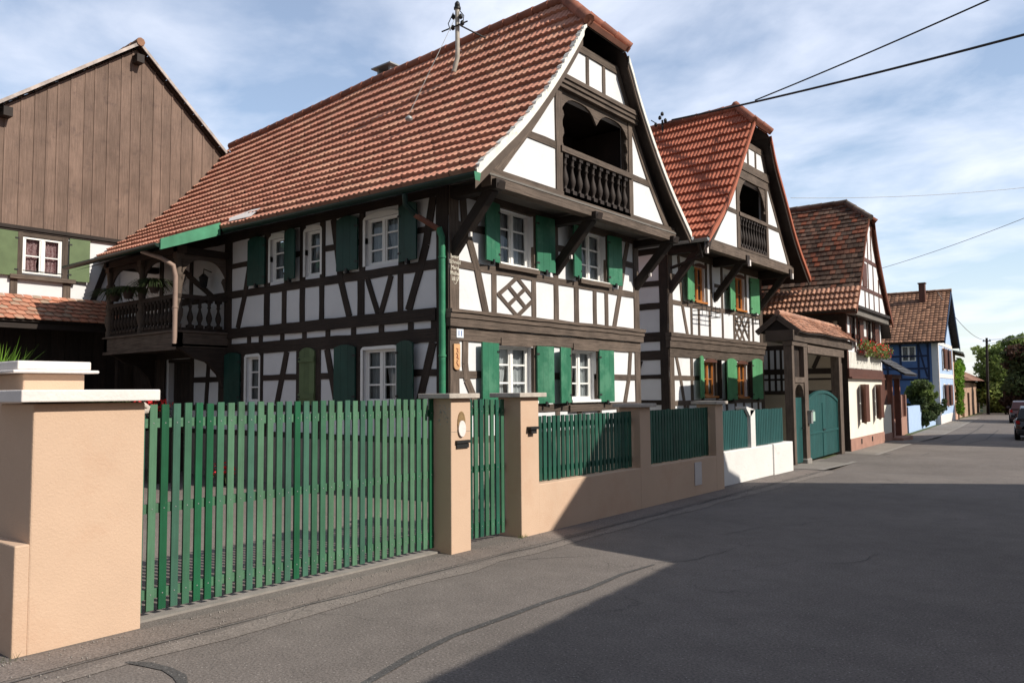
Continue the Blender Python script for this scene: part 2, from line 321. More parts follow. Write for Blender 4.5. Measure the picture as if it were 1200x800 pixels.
sheet('road', ASPH, [(y, *interp(RD, y)) for y in sorted(set(ys[:-1]+[45, 66, 80, 100, 135, 200]))], 0)
sheet('courtyard', YARD, [(-12, -19.3, -6.1), (16.5, -19.3, -6.1)], .0)
def strip(name, m_, pts, wd, dz, kind='structure'):
    m = MB()
    for i in range(len(pts)-1):
        (x0, y0), (x1, y1) = pts[i], pts[i+1]
        def nrm(k):
            a = pts[max(k-1, 0)]; b = pts[min(k+1, len(pts)-1)]; d = math.hypot(b[0]-a[0], b[1]-a[1]); return -(b[1]-a[1])/d, (b[0]-a[0])/d
        wa = wd[i] if isinstance(wd, list) else wd; wb = wd[i+1] if isinstance(wd, list) else wd
        (nx0, ny0), (nx1, ny1) = nrm(i), nrm(i+1)
        m.quad((x0-nx0*wa/2, y0-ny0*wa/2, gz(y0)+dz), (x0+nx0*wa/2, y0+ny0*wa/2, gz(y0)+dz), (x1+nx1*wb/2, y1+ny1*wb/2, gz(y1)+dz), (x1-nx1*wb/2, y1-ny1*wb/2, gz(y1)+dz), rnd=.5)
    return tag(m.build(name, m_), kind=kind)
SEAM = [(-3.43, 2.6), (-3.55, 3.05), (-3.67, 3.5), (-3.75, 3.98), (-3.75, 4.62), (-3.76, 5.06), (-3.72, 5.6), (-3.77, 6.25), (-3.73, 6.75)]
strip('roadside_channel', GSTRIP, [(-5.03+rj(.035), y) for y in [-8+k*.5 for k in range(50)]], [.17+rj(.075) for k in range(50)], .004)
strip('road_joint', SEAL, [(-5.17+rj(.03), y) for y in [-8+k*.35 for k in range(72)]], [.004+abs(rj(.013)) for k in range(72)], .006)
strip('pavement_edge', YARD, [(-5.42, y) for y in [-8, 0, 8, 16.5]], .36, .003)
strip('road_sealed_crack', SEAL, SEAM, [.05, .06, .07, .055, .065, .05, .06, .045, .025], .005)
strip('road_patch', SEAL, [(-5.0, 2.36), (-4.86, 2.42), (-4.68, 2.455), (-4.5, 2.44), (-4.35, 2.38), (-4.1, 2.2)], [.03, .07, .06, .075, .05, .04], .0055)
for q in range(8):
    x0_, y0_ = random.uniform(-5.3, -1.5), random.uniform(3, 15); p_ = [(x0_, y0_)]; a_ = random.uniform(-.5, 1.9)
    for k in range(random.randint(4, 9)): a_ += rj(.6); p_.append((p_[-1][0]+.16*math.cos(a_), p_[-1][1]+.16*abs(math.sin(a_))+.03))
    strip('road_crack', SEAL, p_, [.002]+[.005+abs(rj(.005)) for _ in p_[1:-1]]+[.002], .0065)
strip('road_sealed_crack', SEAL, [(-5.9, 24), (-5.6, 31), (-6.6, 40), (-7.4, 50), (-8.2, 58)], [.05, .06, .06, .07, .08], .005)
strip('road_sealed_crack', SEAL, [(-5.0, 24.5), (-4.9, 31), (-5.6, 40), (-6.4, 50)], [.04, .05, .05, .06], .005)
PAVE = asphalt('pavement_concrete', (.20, .18, .16))
strip('pavement', PAVE, [(-6.0, 17.2), (-6.25, 20), (-6.6, 24), (-6.85, 29), (-7.25, 32), (-8.4, 42), (-9.5, 54), (-10.4, 64), (-12.2, 80)], [1.0, 1.0, 1.1, 1.1, 1.2, 1.3, 1.3, 1.2, 1.1], .006)
KERB = mat('granite_kerb', (.24, .22, .20), .9, .2, 6)
strip('kerb', KERB, [(-5.48, 17.2), (-5.75, 20), (-6.05, 24), (-6.3, 29), (-6.65, 32), (-7.75, 42), (-8.83, 54), (-9.75, 64), (-11.6, 80)], .13, .012)

# ------------------------------------------------------------------ tile roofs
def roof_tiles(name, m_, parent, P, u0, u1, tilew, rows, prof, clampu=None, step=.045, lift=.0, jit=.004, soft=0):
    """P(u,v)->Vector, v 0 at the top..1 at the eave. prof: [(fraction, height)] across one tile. real stepped courses"""
    m = MB(); e = 1e-3
    nt_ = max(1, int(round(abs(u1-u0)/tilew))); tw = (u1-u0)/nt_
    def nrm(u, v):
        a = P(u+e*50, v)-P(u-e*50, v); b = P(u, min(1, v+e))-P(u, max(0, v-e)); n = a.cross(b)
        if n.length < 1e-9: return Vector((0, 0, 1))
        n.normalize(); return n if n.z > 0 else -n
    for r in range(rows):
        v0, v1 = r/rows, (r+1)/rows
        N0, N1 = nrm((u0+u1)/2, v0+.01), nrm((u0+u1)/2, v1-.01)
        lo, hi = clampu(v0) if clampu else (min(u0, u1), max(u0, u1)); lo1, hi1 = clampu(v1) if clampu else (lo, hi)
        sh = (r % 2)*tw*.5 if soft else 0
        for t in range(nt_+(1 if soft else 0)):
            ub = u0+t*tw-sh
            if (max(ub, ub+tw) < min(lo, lo1)) or (min(ub, ub+tw) > max(hi, hi1)): continue
            j0, j1 = rj(jit), rj(jit); vs = []; k = len(prof); dv = rj(.0018)
            for f, h in prof:
                ua = min(max(ub+f*tw, lo), hi); uc = min(max(ub+f*tw, lo1), hi1)
                a = P(ua, v0)+N0*(lift+h*.6+j0*.3); b = P(uc, min(1, v1+dv))+N1*(lift+step+h+j1); c = P(uc, min(1, v1+dv))+N1*(lift-.01)
                vs += [tuple(a), tuple(b), tuple(c)]
            fs = []
            for i in range(k-1):
                fs.append((i*3, i*3+1, i*3+4, i*3+3)); fs.append((i*3+1, i*3+2, i*3+5, i*3+4))
            m.add(vs, fs)
    return m.build(name, m_, parent)
RIB2 = [(0, .004), (.06, .022), (.22, .022), (.30, .002), (.5, .0), (.56, .018), (.72, .018), (.80, .0), (.98, .0)]
RIB1 = [(0, .03), (.16, .045), (.32, .03), (.42, .004), (.9, .0), (.99, .02)]
FLAT = [(0.02, 0), (.5, .004), (.98, 0)]
def ridge_caps(name, m_, parent, pts, r=.12, ln=.38):
    m = MB(); P = [Vector(p) for p in pts]
    for a, b in zip(P, P[1:]):
        d = b-a; k = max(1, int(round(d.length/ln)))
        for i in range(k):
            p = a+d*(i/k); q = a+d*((i+1.12)/k); m.tube([p, p+(q-p)*.9, q], [r*.9, r, r*1.06], 8, True, None, True)
    return m.build(name, m_, parent)
def profile(pts):
    # arc-length parameterised polyline of (h, z); pts from ridge to eave
    d = [0]
    for a, b in zip(pts, pts[1:]): d.append(d[-1]+math.hypot(b[0]-a[0], b[1]-a[1]))
    T = d[-1]
    def f(v):
        s = min(max(v, 0), 1)*T
        for i in range(len(pts)-1):
            if s <= d[i+1]+1e-9:
                k = (s-d[i])/(d[i+1]-d[i]); return (pts[i][0]+k*(pts[i+1][0]-pts[i][0]), pts[i][1]+k*(pts[i+1][1]-pts[i][1]))
        return pts[-1]
    f.T = T; return f
def smooth_prof(pts, n=3):
    for _ in range(n):
        q = [pts[0]]
        for a, b in zip(pts, pts[1:]): q += [(a[0]*.75+b[0]*.25, a[1]*.75+b[1]*.25), (a[0]*.25+b[0]*.75, a[1]*.25+b[1]*.75)]
        q.append(pts[-1]); pts = q
    return pts
def under(name, m_, parent, P, u0, u1, nu, nv, drop):
    m = MB(); 
    for i in range(nu):
        for j in range(nv):
            a, b = u0+(u1-u0)*i/nu, u0+(u1-u0)*(i+1)/nu; c, d = j/nv, (j+1)/nv
            q = [P(a, c), P(b, c), P(b, d), P(a, d)]
            m.quad(*[tuple(p-Vector((0, 0, drop))) for p in q], rnd=.3+.5*((i*7) % 5)/5, uv=[(a, c*5), (b, c*5), (b, d*5), (a, d*5)])
    return m.build(name, m_, parent)

# ------------------------------------------------------------------ facade parts
def window(root, F, a0, a1, b0, b1, rec=.15, fm=None, cols=2, rowsn=3, casing=0, arch=0, curtain=CLOTH, sill=True, n=0):
    """recessed casement: frame (window) > pane, curtain, sill"""
    fm = fm or WFRAME; m = MB(F); z = n-rec
    if casing:
        c = casing; pts_o = [(a0-c, b0-c*.6), (a1+c, b0-c*.6), (a1+c, b1)]; pts_i = []
        k = 8; mid = (a0+a1)/2; hw = (a1-a0)/2+c
        arc = [(mid+hw*math.cos(math.pi*i/k), b1+arch*math.sin(math.pi*i/k)) for i in range(k+1)]
        # top piece above the opening
        m.poly([(a1+c, b1)]+arc[1:-1]+[(a0-c, b1)], n-.01, n+.022) if arch else m.box(a0-c, a1+c, b1, b1+c, n-.01, n+.022)
        m.box(a0-c, a0, b0, b1-.001, n-.01, n+.0215); m.box(a1, a1+c, b0, b1-.001, n-.01, n+.0215)
    fw = .045
    m.box(a0, a0+fw, b0, b1, z, z+.05); m.box(a1-fw, a1, b0, b1, z, z+.05); m.box(a0+fw, a1-fw, b0, b0+fw*1.3, z, z+.05); m.box(a0+fw, a1-fw, b1-fw, b1, z, z+.05)
    W_ = a1-a0
    for i in range(1, cols):
        x = a0+W_*i/cols; m.box(x-.03, x+.03, b0+fw*1.3, b1-fw, z+.001, z+.056)
    xs = [a0+fw]+[a0+W_*i/cols for i in range(1, cols)]+[a1-fw]
    for i in range(cols):
        l_, r_ = xs[i]+(.03 if i else 0), xs[i+1]-(.03 if i < cols-1 else 0)
        m.box(l_, l_+.03, b0+fw*1.3, b1-fw, z+.003, z+.04); m.box(r_-.03, r_, b0+fw*1.3, b1-fw, z+.003, z+.04)
        for j in range(1, rowsn):
            y = b0+(b1-b0)*j/rowsn; m.box(l_+.03, r_-.03, y-.014, y+.014, z+.008, z+.034)
    o = m.build('window', fm, root)
    g = MB(F); g.quad((a0+fw, b0+fw, z+.02), (a1-fw, b0+fw, z+.02), (a1-fw, b1-fw, z+.02), (a0+fw, b1-fw, z+.02)); g.build('pane', GLASS, o)
    if curtain:
        c = MB(F)
        for sgn in (0, 1):
            K = 14; w0 = W_/2-fw*.9
            for j in range(8):
                t0, t1 = j/8, (j+1)/8
                def half(t): return w0*(1-.42*math.sin(min(1, t*1.25)*math.pi/2)**2*(.6 if t < .85 else .5))
                for i in range(K):
                    def pt(i_, t):
                        s_ = i_/K; x = s_*half(t); x = a0+fw*.9+x if sgn == 0 else a1-fw*.9-x
                        return (x, b1-fw-t*(b1-b0-2*fw), z-.05+.018*math.sin(i_*2.4+t*1.5)+.01*math.sin(i_*.9))
                    c.add([pt(i, t0), pt(i+1, t0), pt(i+1, t1), pt(i, t1)], [(0, 1, 2, 3)], None, .5, True)
        c.build('curtain', curtain, o)
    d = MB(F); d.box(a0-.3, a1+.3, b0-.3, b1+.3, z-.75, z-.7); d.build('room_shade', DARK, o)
    if sill:
        s = MB(F); s.box(a0-.06, a1+.06, b0-.05, b0-.001, n-rec+.05, n+.07); s.build('sill', fm if fm is not WFRAME else WFRAME, o)
    return o
def shutter(root, F, a0, a1, b0, b1, m_, n=.03, hinge='l', open_=0.0, arch=0, planks=3, stay=True, batten=False, label=None):
    """board shutter folded back against the wall; open_ lifts the free edge off the wall"""
    W_ = a1-a0; m = MB(); th = .032
    def G(a, b, q):
        t = (a-a0)/W_ if hinge == 'l' else (a1-a)/W_
        return F(a, b, n+q+open_*t)
    m.F = G
    for i in range(planks):
        x0, x1 = a0+W_*i/planks+.0015, a0+W_*(i+1)/planks-.0015
        if arch:
            f = lambda x: b1+arch*(1-((x-(a0+a1)/2)/(W_/2))**2)
            m.poly([(x0, b0), (x1, b0), (x1, f(x1)), ((x0+x1)/2, f((x0+x1)/2)), (x0, f(x0))], 0, th)
        else: m.box(x0, x1, b0, b1, 0, th)
    if batten:
        for y in (b0+.15, b1-.15): m.box(a0-.01, a1+.01, y-.045, y+.045, th-.002, th+.022)
    o = m.build('shutter', m_, root)
    if label: o['label'] = label
    e = a0 if hinge == 'l' else a1; s_ = 1 if hinge == 'l' else -1
    for y in (b0+.14, b1-.14): h = MB(G); h.box(*sorted((e-s_*.02, e+s_*W_*.12)), y-.016, y+.016, th+.001 if not batten else th+.024, th+.008 if not batten else th+.03); h.build('hinge', IRON, o)
    if stay: h = MB(G); h.box(a0+W_*.45, a0+W_*.55, b0-.05, b0+.03, -.02, th+.02); h.build('shutter_stay', IRON, o)
    return o
BAL = [(.055, 0), (.055, .07), (.03, .1), (.036, .14), (.055, .2), (.062, .26), (.05, .33), (.028, .42), (.024, .47), (.03, .5), (.045, .52), (.03, .54), (.036, .6), (.048, .64), (.05, .7)]
def balusters(parent, pts, h, m_, r=1.0, tw=0):
    """turned balusters that share one mesh"""
    prof = [(a*r, b*h/.7) for a, b in BAL]; m = MB(); m.lathe(prof, (0, 0, 0), 8)
    for rr, z0, z1 in ((.058*r, 0, .07*h/.7), (.05*r, .63*h/.7, h)): m.box(-rr, rr, -rr, rr, z0, z1)
    ro = root_off(parent); first = None
    for p in pts:
        if first is None: o = m.build('baluster', m_, parent, off=(0, 0, 0)); first = o
        else: o = first.copy(); COL.objects.link(o); o.parent = parent
        o.location = (p[0]-ro[0], p[1]-ro[1], p[2]-ro[2])
def gutter(root, p, q, r, m_, name='gutter'):
    m = MB(); a, b = Vector(p), Vector(q); d = (b-a).normalized(); x = d.cross(Vector((0, 0, 1))).normalized(); K = 8; vs = []; fs = []
    for rr in (r, r*.86):
        for c in (a, b):
            for k in range(K+1):
                t = math.pi*k/K; vs.append(tuple(c+x*rr*math.cos(t)-Vector((0, 0, 1))*rr*math.sin(t)))
    M = K+1
    for k in range(K): fs += [(k, k+1, M+k+1, M+k), (2*M+k, 2*M+k+1, 3*M+k+1, 3*M+k)]
    fs += [(0, M, 3*M, 2*M), (K, M+K, 3*M+K, 2*M+K), tuple(range(M)), tuple(range(2*M-1, M-1, -1))]
    m.add(vs, fs, None, .5); return m.build(name, m_, root)
def text_mesh(txt, size, m_, parent, mtx, ext=.002, name='lettering'):
    cu = bpy.data.curves.new('txt', 'FONT'); cu.body = txt; cu.size = size; cu.extrude = ext; cu.align_x = 'CENTER'; cu.align_y = 'CENTER'; cu.resolution_u = 2; cu.space_line = .95
    tmp = bpy.data.objects.new('txt', cu); COL.objects.link(tmp); bpy.context.view_layer.update()
    me = bpy.data.meshes.new_from_object(tmp.evaluated_get(bpy.context.evaluated_depsgraph_get()))
    COL.objects.unlink(tmp); bpy.data.objects.remove(tmp)
    me.transform(mtx); me.materials.clear(); me.materials.append(m_)
    o = bpy.data.objects.new(name, me); COL.objects.link(o)
    if parent:
        ro = root_off(parent); me.transform(Matrix.Translation(Vector(ro)*-1)); o.parent = parent
    return o
def mtx_X(x, y, z, rot=0):    # text plane facing +X
    return Matrix.Translation((x, y, z)) @ Matrix(((0, 0, 1, 0), (1, 0, 0, 0), (0, 1, 0, 0), (0, 0, 0, 1))) @ Matrix.Rotation(rot, 4, 'Z')
def leaves(center, rad3, n, size, m, seed=0, shell=.5, flat=False, col=None):
    rnd = random.Random(seed)
    for _ in range(n):
        while True:
            p = Vector((rnd.uniform(-1, 1), rnd.uniform(-1, 1), rnd.uniform(-1, 1)))
            if shell < p.length < 1: break
        q = Vector(center)+Vector((p.x*rad3[0], p.y*rad3[1], p.z*rad3[2]))
        a = Vector((rnd.gauss(0, 1), rnd.gauss(0, 1), rnd.gauss(0, 1))).normalized(); b = a.cross(Vector((rnd.gauss(0, 1), rnd.gauss(0, 1), rnd.gauss(0, 1)))).normalized()
        s_ = size*rnd.uniform(.6, 1.3); a *= s_; b *= s_*.5
        m.add([tuple(q-a), tuple(q+b), tuple(q+a), tuple(q-b)], [(0, 1, 2, 3)], None, rnd.random())
LEAF = {k: mat('foliage_'+k, c, .7, .3, 1.2, rnd=.4, hsv=.5, kind=k2) for k, c, k2 in (
    ('light', (.26, .33, .10), (.33, .36, .11)), ('dark', (.07, .10, .04), (.11, .13, .05)), ('mid', (.15, .21, .06), (.21, .25, .07)), ('vivid', (.13, .26, .03), (.2, .3, .03)), ('rust', (.075, .04, .03), (.05, .05, .02)), ('palm', (.035, .055, .018), (.08, .09, .03)))}
for m_ in LEAF.values():      # leaves let some light through
    n_, l_ = m_.node_tree.nodes, m_.node_tree.links; b_ = n_['Principled BSDF']; o_ = [x for x in n_ if x.type == 'OUTPUT_MATERIAL'][0]
    tr = n_.new('ShaderNodeBsdfTranslucent'); l_.new(b_.inputs['Base Color'].links[0].from_socket, tr.inputs[0]); ms_ = n_.new('ShaderNodeMixShader'); ms_.inputs[0].default_value = .4
    l_.new(b_.outputs[0], ms_.inputs[1]); l_.new(tr.outputs[0], ms_.inputs[2]); l_.new(ms_.outputs[0], o_.inputs[0])
BARK = mat('bark', (.10, .075, .055), .9, .3, 6, .5, 20)
REDF = mat('red_geranium_petals', (.62, .02, .02), .6, .2, 8, rnd=.3)
WHTF = mat('white_petals', (.75, .7, .6), .6, .1, 8)

# ================================================================== HOUSE 1 (green shutters, corner of the lane)
H = thing('half_timbered_house', 'large half-timbered house with dark green shutters and long red roof, behind the slatted gate', 'house', (-12.5, 11.6, 0))
G = FX(-8.3); SD = FY(8.75)
gw = [(9.93, 10.87, 1.50, 2.42), (12.02, 12.87, 1.50, 2.42), (9.98, 10.9, 3.80, 4.75), (12.4, 13.28, 3.80, 4.75)]
sw_up = [(-13.02, -12.56, 3.79, 4.62), (-11.92, -11.48, 3.79, 4.62), (-10.25, -9.43, 3.80, 4.60)]
sw_lo = [(-13.80, -13.36, 1.50, 2.38), (-10.30, -9.48, 1.50, 2.38)]
door = (-16.85, -15.92, .0, 2.42)
w_ = MB(G); w_.wall(8.751, 14.559, .85, 4.87, gw, 0, .22); w_.build('front_wall', WHITE, H)
w_ = MB(SD); w_.wall(-19.28, -8.301, .85, 5.05, sw_up+sw_lo+[(-16.85, -15.92, .85, 2.42)], 0, .22)
w_.quad((-19.28, .0, -6), (-8.3, .0, -6)) if 0 else None
w_.build('side_wall', WHITE, H)
w_ = MB(); w_.quad((-19.28, 14.56, 0), (-8.3, 14.56, 0), (-8.3, 14.56, 5.05), (-19.28, 14.56, 5.05)); w_.quad((-19.28, 8.75, 0), (-19.28, 14.56, 0), (-19.28, 14.56, 5), (-19.28, 8.75, 5)); w_.build('rear_wall', WHITE, H)
p = MB(); p.box(-8.5, -8.255, 8.705, 14.60, 0, .85, .5); p.box(-15.92, -8.5, 8.705, 8.9, 0, .849, .5); p.box(-19.28, -16.85, 8.705, 8.9, 0, .849, .5); p.build('plinth', PLINTH, H)
# --- timber frame, street front
n0, n1 = -.05, .018
t = MB(G, .007)
t.box(8.75, 8.955, .95, 4.86, n0, n1+.004, .75); t.box(14.35, 14.56, .95, 4.86, n0, n1+.004)
t.box(8.75, 14.56, .84, .95, n0, n1+.01)
t.box(8.957, 14.348, 1.30, 1.43, n0, n1)                                   # sill rail ground floor
for a, b in ((8.957, 9.93), (10.87, 12.02), (12.87, 14.348)):
    t.box(a, b, 1.88, 1.99, n0, n1-.001)
for a in (9.93-.11, 10.87, 12.02-.1, 12.87): t.box(a, a+.10, 1.43, 2.46, n0, n1-.0005)
for a in (9.4, 10.2, 10.75, 11.5, 12.2, 12.9, 13.6, 14.0): t.box(a, a+.13, .95, 1.30, n0, n1-.001)
t.box(8.75, 14.56, 2.46, 2.66, n0, n1+.012)
t.box(8.70, 14.62, 2.672, 2.80, n0, n1+.055, .6); t.box(8.69, 14.63, 2.803, 2.88, n0, n1+.075, .9); t.box(8.69, 14.65, 2.883, 2.94, n0, n1+.10, .95)
t.line([(9.10, 2.46), (9.09, 2.1), (9.13, 1.85), (9.28, 1.6), (9.36, 1.43)], .13, n0, n1+.002)
t.line([(14.17, 2.46), (14.10, 1.95), (13.92, 1.43)], .12, n0, n1+.002)
t.box(8.957, 14.348, 3.60, 3.72, n0, n1)                                   # sill rail first floor
t.box(8.957, 14.348, 4.74, 4.87, n0, n1)
for a, b in ((8.957, 9.88), (10.98, 12.3), (13.36, 14.348)): t.box(a, b, 4.22, 4.34, n0, n1-.001)
for a in (9.87, 10.9, 12.29, 13.28): t.box(a, a+.11, 3.72, 4.74, n0, n1-.0005)
for a in (9.78, 10.86, 12.82, 13.24): t.box(a-.03, a+.09, 2.94, 3.60, n0, n1-.0005)
t.box(11.49, 11.63, 2.94, 4.74, n0, n1+.001); t.box(12.14, 12.29, 2.94, 3.60, n0, n1-.0005)
t.line([(9.06, 4.74), (9.10, 4.3), (9.26, 3.95), (9.40, 3.6), (9.60, 2.94)], .14, n0, n1+.002)
t.line([(14.14, 4.74), (13.98, 4.3), (13.83, 3.76), (13.55, 2.94)], .13, n0, n1+.002)
for a, b in (((9.93, 3.27), (10.42, 3.6)), ((9.93, 3.27), (10.42, 2.94)), ((10.42, 3.6), (10.90, 3.27)), ((10.42, 2.94), (10.90, 3.27)), ((10.17, 3.44), (10.66, 3.10)), ((10.17, 3.10), (10.66, 3.44)), ((9.93, 3.27), (9.90, 3.25)), ):
    t.bar(a, b, .075, n0, n1-.003+random.random()*.002)
t.box(9.86, 10.98, 3.70, 3.78, -.02, .085, .8); t.box(12.28, 13.38, 3.70, 3.78, -.02, .085, .8)
t.box(12.02-.12, 12.97, 1.28, 1.40, -.02, .06, .2)
tf = t.build('street_front_frame', WOOD, H)
# carved lintel boards
for a in (9.95, 12.05): c = MB(G); c.box(a, a+.86, 2.425, 2.55, n1, n1+.03, .95); c.build('lintel_board', WOOD, H)
# --- timber frame, yard side
t = MB(SD, .007)
t.box(-8.56, -8.30, .85, 5.0, n0, n1+.004, .2)
t.box(-19.2, -8.56, .83, .95, n0, n1+.004); t.box(-19.2, -16.85, 1.33, 1.45, n0, n1); t.box(-15.92, -8.56, 1.33, 1.45, n0, n1)
t.box(-19.2, -8.56, 2.44, 2.66, n0, n1+.006); t.box(-19.2, -8.56, 2.775, 2.975, n0, n1+.03, .3)
for x in (-8.62, -9.14, -9.84, -10.55, -11.25, -11.93, -12.61, -13.31, -13.71, -14.4, -15.1, -15.8, -16.5): t.box(x-.06, x+.06, 2.66, 2.775, n0, n1)
t.box(-19.2, -8.56, 3.585, 3.735, n0, n1); t.box(-19.2, -8.56, 4.74, 5.0, n0, n1)
for a, b in ((-14.35, -13.02), (-11.48, -10.25), (-9.43, -8.56), (-12.56, -11.92)): t.box(a, b, 4.19, 4.29, n0, n1-.001)
for x, wd in ((-14.48, .26), (-13.12, .17), (-12.56, .13), (-12.0, .14), (-11.43, .13), (-10.36, .17), (-9.38, .12)): t.box(x-wd/2, x+wd/2, 2.975, 3.585, n0, n1+.002)
for x, wd in ((-14.48, .26), (-13.12, .18), (-12.50, .12), (-12.0, .15), (-11.41, .14), (-10.33, .14), (-9.36, .13)): t.box(x-wd/2, x+wd/2, 3.735, 4.74, n0, n1+.002)
t.line([(-13.66, 4.74), (-13.75, 4.1), (-13.88, 3.6), (-14.11, 2.975)], .13, n0, n1+.004)
t.line([(-11.11, 4.74), (-11.0, 4.2), (-10.90, 3.64), (-10.66, 2.975)], .14, n0, n1+.004)
t.bar((-10.19, 3.585), (-9.92, 2.975), .11, n0, n1+.0035); t.bar((-9.60, 3.585), (-9.85, 2.975), .11, n0, n1+.005)
t.line([(-8.63, 4.74), (-8.79, 4.0), (-8.93, 3.6), (-9.19, 2.975)], .15, n0, n1+.004)
for a, b in ((-15.92, -13.9), (-13.30, -12.12), (-11.45, -10.4), (-9.4, -8.56)): t.box(a, b, 1.91, 2.02, n0, n1-.001)
for x, wd in ((-15.84, .13), (-14.66, .26), (-13.9, .12), (-13.29, .13), (-12.08, .16), (-11.52, .14), (-10.42, .17), (-9.40, .12)): t.box(x-wd/2, x+wd/2, 1.45, 2.44, n0, n1+.002)
t.bar((-15.18, 2.44), (-15.26, 1.45), .12, n0, n1+.003); t.bar((-12.46, 2.44), (-12.76, 1.45), .14, n0, n1+.004); t.bar((-11.27, 2.44), (-10.99, 1.45), .14, n0, n1+.004); t.bar((-8.64, 2.44), (-8.96, 1.45), .15, n0, n1+.004)
for x in (-9.1, -9.9, -10.7, -11.5, -12.3, -13.1, -13.9, -14.7, -15.5): t.box(x-.06, x+.06, .95, 1.33, n0, n1)
t.bar((-16.9, 4.7), (-15.1, 3.7), .12, n0, n1+.004); t.box(-16.0, -15.87, 3.735, 4.74, n0, n1+.002); t.box(-17.3, -17.15, 2.975, 4.74, n0, n1+.002)
t.build('yard_side_frame', SWOOD, H)
# --- openings
for h in gw[:2]: window(H, G, *h, rec=.17, cols=2, rowsn=3)
for h in gw[2:]: window(H, G, *h, rec=.17, cols=2, rowsn=3)
for h in sw_up: window(H, SD, *h, rec=.10, cols=2 if h[1]-h[0] > .6 else 1, rowsn=3, casing=.055, arch=.10, sill=False)
for h in sw_lo: window(H, SD, *h, rec=.10, cols=2 if h[1]-h[0] > .6 else 1, rowsn=3, casing=.055, arch=.10, sill=False)
for a0, a1, hg, op in ((9.38, 9.86, 'r', .06), (10.90, 11.33, 'l', .05), (11.47, 11.93, 'r', .10), (12.90, 13.37, 'l', .04)): shutter(H, G, a0, a1, 1.45, 2.45, GREEN, .035, hg, op)
for a0, a1, hg, op in ((9.46, 9.91, 'r', .09), (10.93, 11.42, 'l', .04), (11.91, 12.33, 'r', .12), (13.30, 13.75, 'l', .04)): shutter(H, G, a0, a1, 3.78, 4.76, GREEN, .035, hg, op)
SG = mat('shade_toned_shutter_green', (.013, .052, .040), .5, .2, 2.5, rnd=.15)  # shutter green darkened: shade of the yard side put into the colour
for a0, a1, hg, op in ((-13.64, -13.14, 'r', .05), (-12.50, -12.04, 'l', .10), (-10.90, -10.40, 'r', .05), (-9.37, -8.90, 'l', .06)): shutter(H, SD, a0, a1, 3.77, 4.66, SG, .035, hg, op, arch=.06)
for a0, a1, hg, op in ((-14.44, -13.95, 'r', .04), (-10.95, -10.45, 'r', .05), (-9.42, -8.96, 'l', .08)): shutter(H, SD, a0, a1, 1.46, 2.44, SG, .035, hg, op, arch=.05)
shutter(H, SD, -12.02, -11.58, 1.46, 2.42, OGREEN, .02, 'l', 0, arch=.07, batten=True, label='closed olive green ledged shutter with arched head')
d = MB(SD); 
for k in range(6): d.box(-16.8+k*.15, -16.655+k*.15, .02, 2.36, -.14, -.1)
d.box(-16.85, -15.92, 2.36, 2.43, -.16, .01); dd = d.build('door', DWOOD, H); k_ = MB(SD); k_.box(-16.02, -15.98, 1.0, 1.12, -.1, -.04); k_.build('handle', IRON, dd)
# --- jetty, brackets
j = MB()
j.box(-8.36, -7.42, 8.70, 14.62, 4.868, 4.90, .6)
jt = j.build('jetty_soffit', SOFF, H)
t = MB(FX(-7.5)); t.box(8.74, 14.62, 4.72, 4.93, -.12, .07, .75); t.box(8.74, 14.62, 4.935, 5.0, -.06, .045, .4)
t.build('jetty_beam', WOOD, H)
for y in (8.86, 11.56, 14.46):
    b = MB(); b.box(-8.3, -7.34, y-.10, y+.10, 4.66, 4.80 if y != 8.86 else 4.82, .3)
    b.beam((-8.33, y, 3.83), (-7.50, y, 4.70), .15, .17, .4); b.add([(-7.34, y-.09, 4.67), (-7.34, y+.09, 4.67), (-7.30, y+.07, 4.78), (-7.30, y-.07, 4.78)], [(0, 1, 2, 3)])
    o = b.build('bracket', DWOOD if y != 8.86 else DWOOD, H, bevel=.012)
    q = MB(); q.box(-7.98, -7.93, y-.02, y+.02, 4.03, 4.10); q.build('iron_hook', CAPW, o)
# --- gable wall
GB = FX(-7.5)
w_ = MB(GB)
w_.poly([(8.92, 4.93), (10.56, 4.93), (10.56, 6.95), (10.42, 6.78), (9.62, 5.86), (9.1, 5.3)], -.2, 0, .5)
w_.poly([(12.93, 4.93), (14.4, 4.93), (13.9, 5.55), (13.5, 5.95), (12.93, 6.75)], -.2, 0, .5)
w_.poly([(10.56, 6.72), (12.93, 6.72), (12.93, 6.85), (12.45, 7.70), (11.12, 7.70), (10.56, 6.95)], -.199, .001, .5)
w_.build('gable_wall', WHITE, H)
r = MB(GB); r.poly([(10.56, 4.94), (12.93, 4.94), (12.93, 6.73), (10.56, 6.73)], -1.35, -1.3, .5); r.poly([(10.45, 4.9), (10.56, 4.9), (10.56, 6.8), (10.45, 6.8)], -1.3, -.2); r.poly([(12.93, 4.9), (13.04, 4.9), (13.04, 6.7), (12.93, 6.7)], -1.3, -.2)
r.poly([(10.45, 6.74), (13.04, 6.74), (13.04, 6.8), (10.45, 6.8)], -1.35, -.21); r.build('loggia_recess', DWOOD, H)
r = MB(GB); r.box(11.7, 12.3, 5.0, 6.5, -1.29, -1.25, .5); r.build('loggia_door', mat('loggia_plank_door', (.14, .115, .095), .8, .2, 3, grain=.3), H)
t = MB(GB, .007)
t.line([(8.90, 4.93), (9.35, 5.42), (9.75, 5.86), (10.5, 6.75)], .15, -.04, .022); t.line([(10.56, 6.9), (11.15, 7.72)], .14, -.04, .022)
t.line([(14.40, 4.93), (13.95, 5.45), (13.62, 5.85), (12.98, 6.78)], .15, -.04, .022); t.line([(13.0, 6.85), (12.5, 7.72)], .13, -.04, .022)
t.box(11.1, 12.5, 7.60, 7.74, -.04, .03)
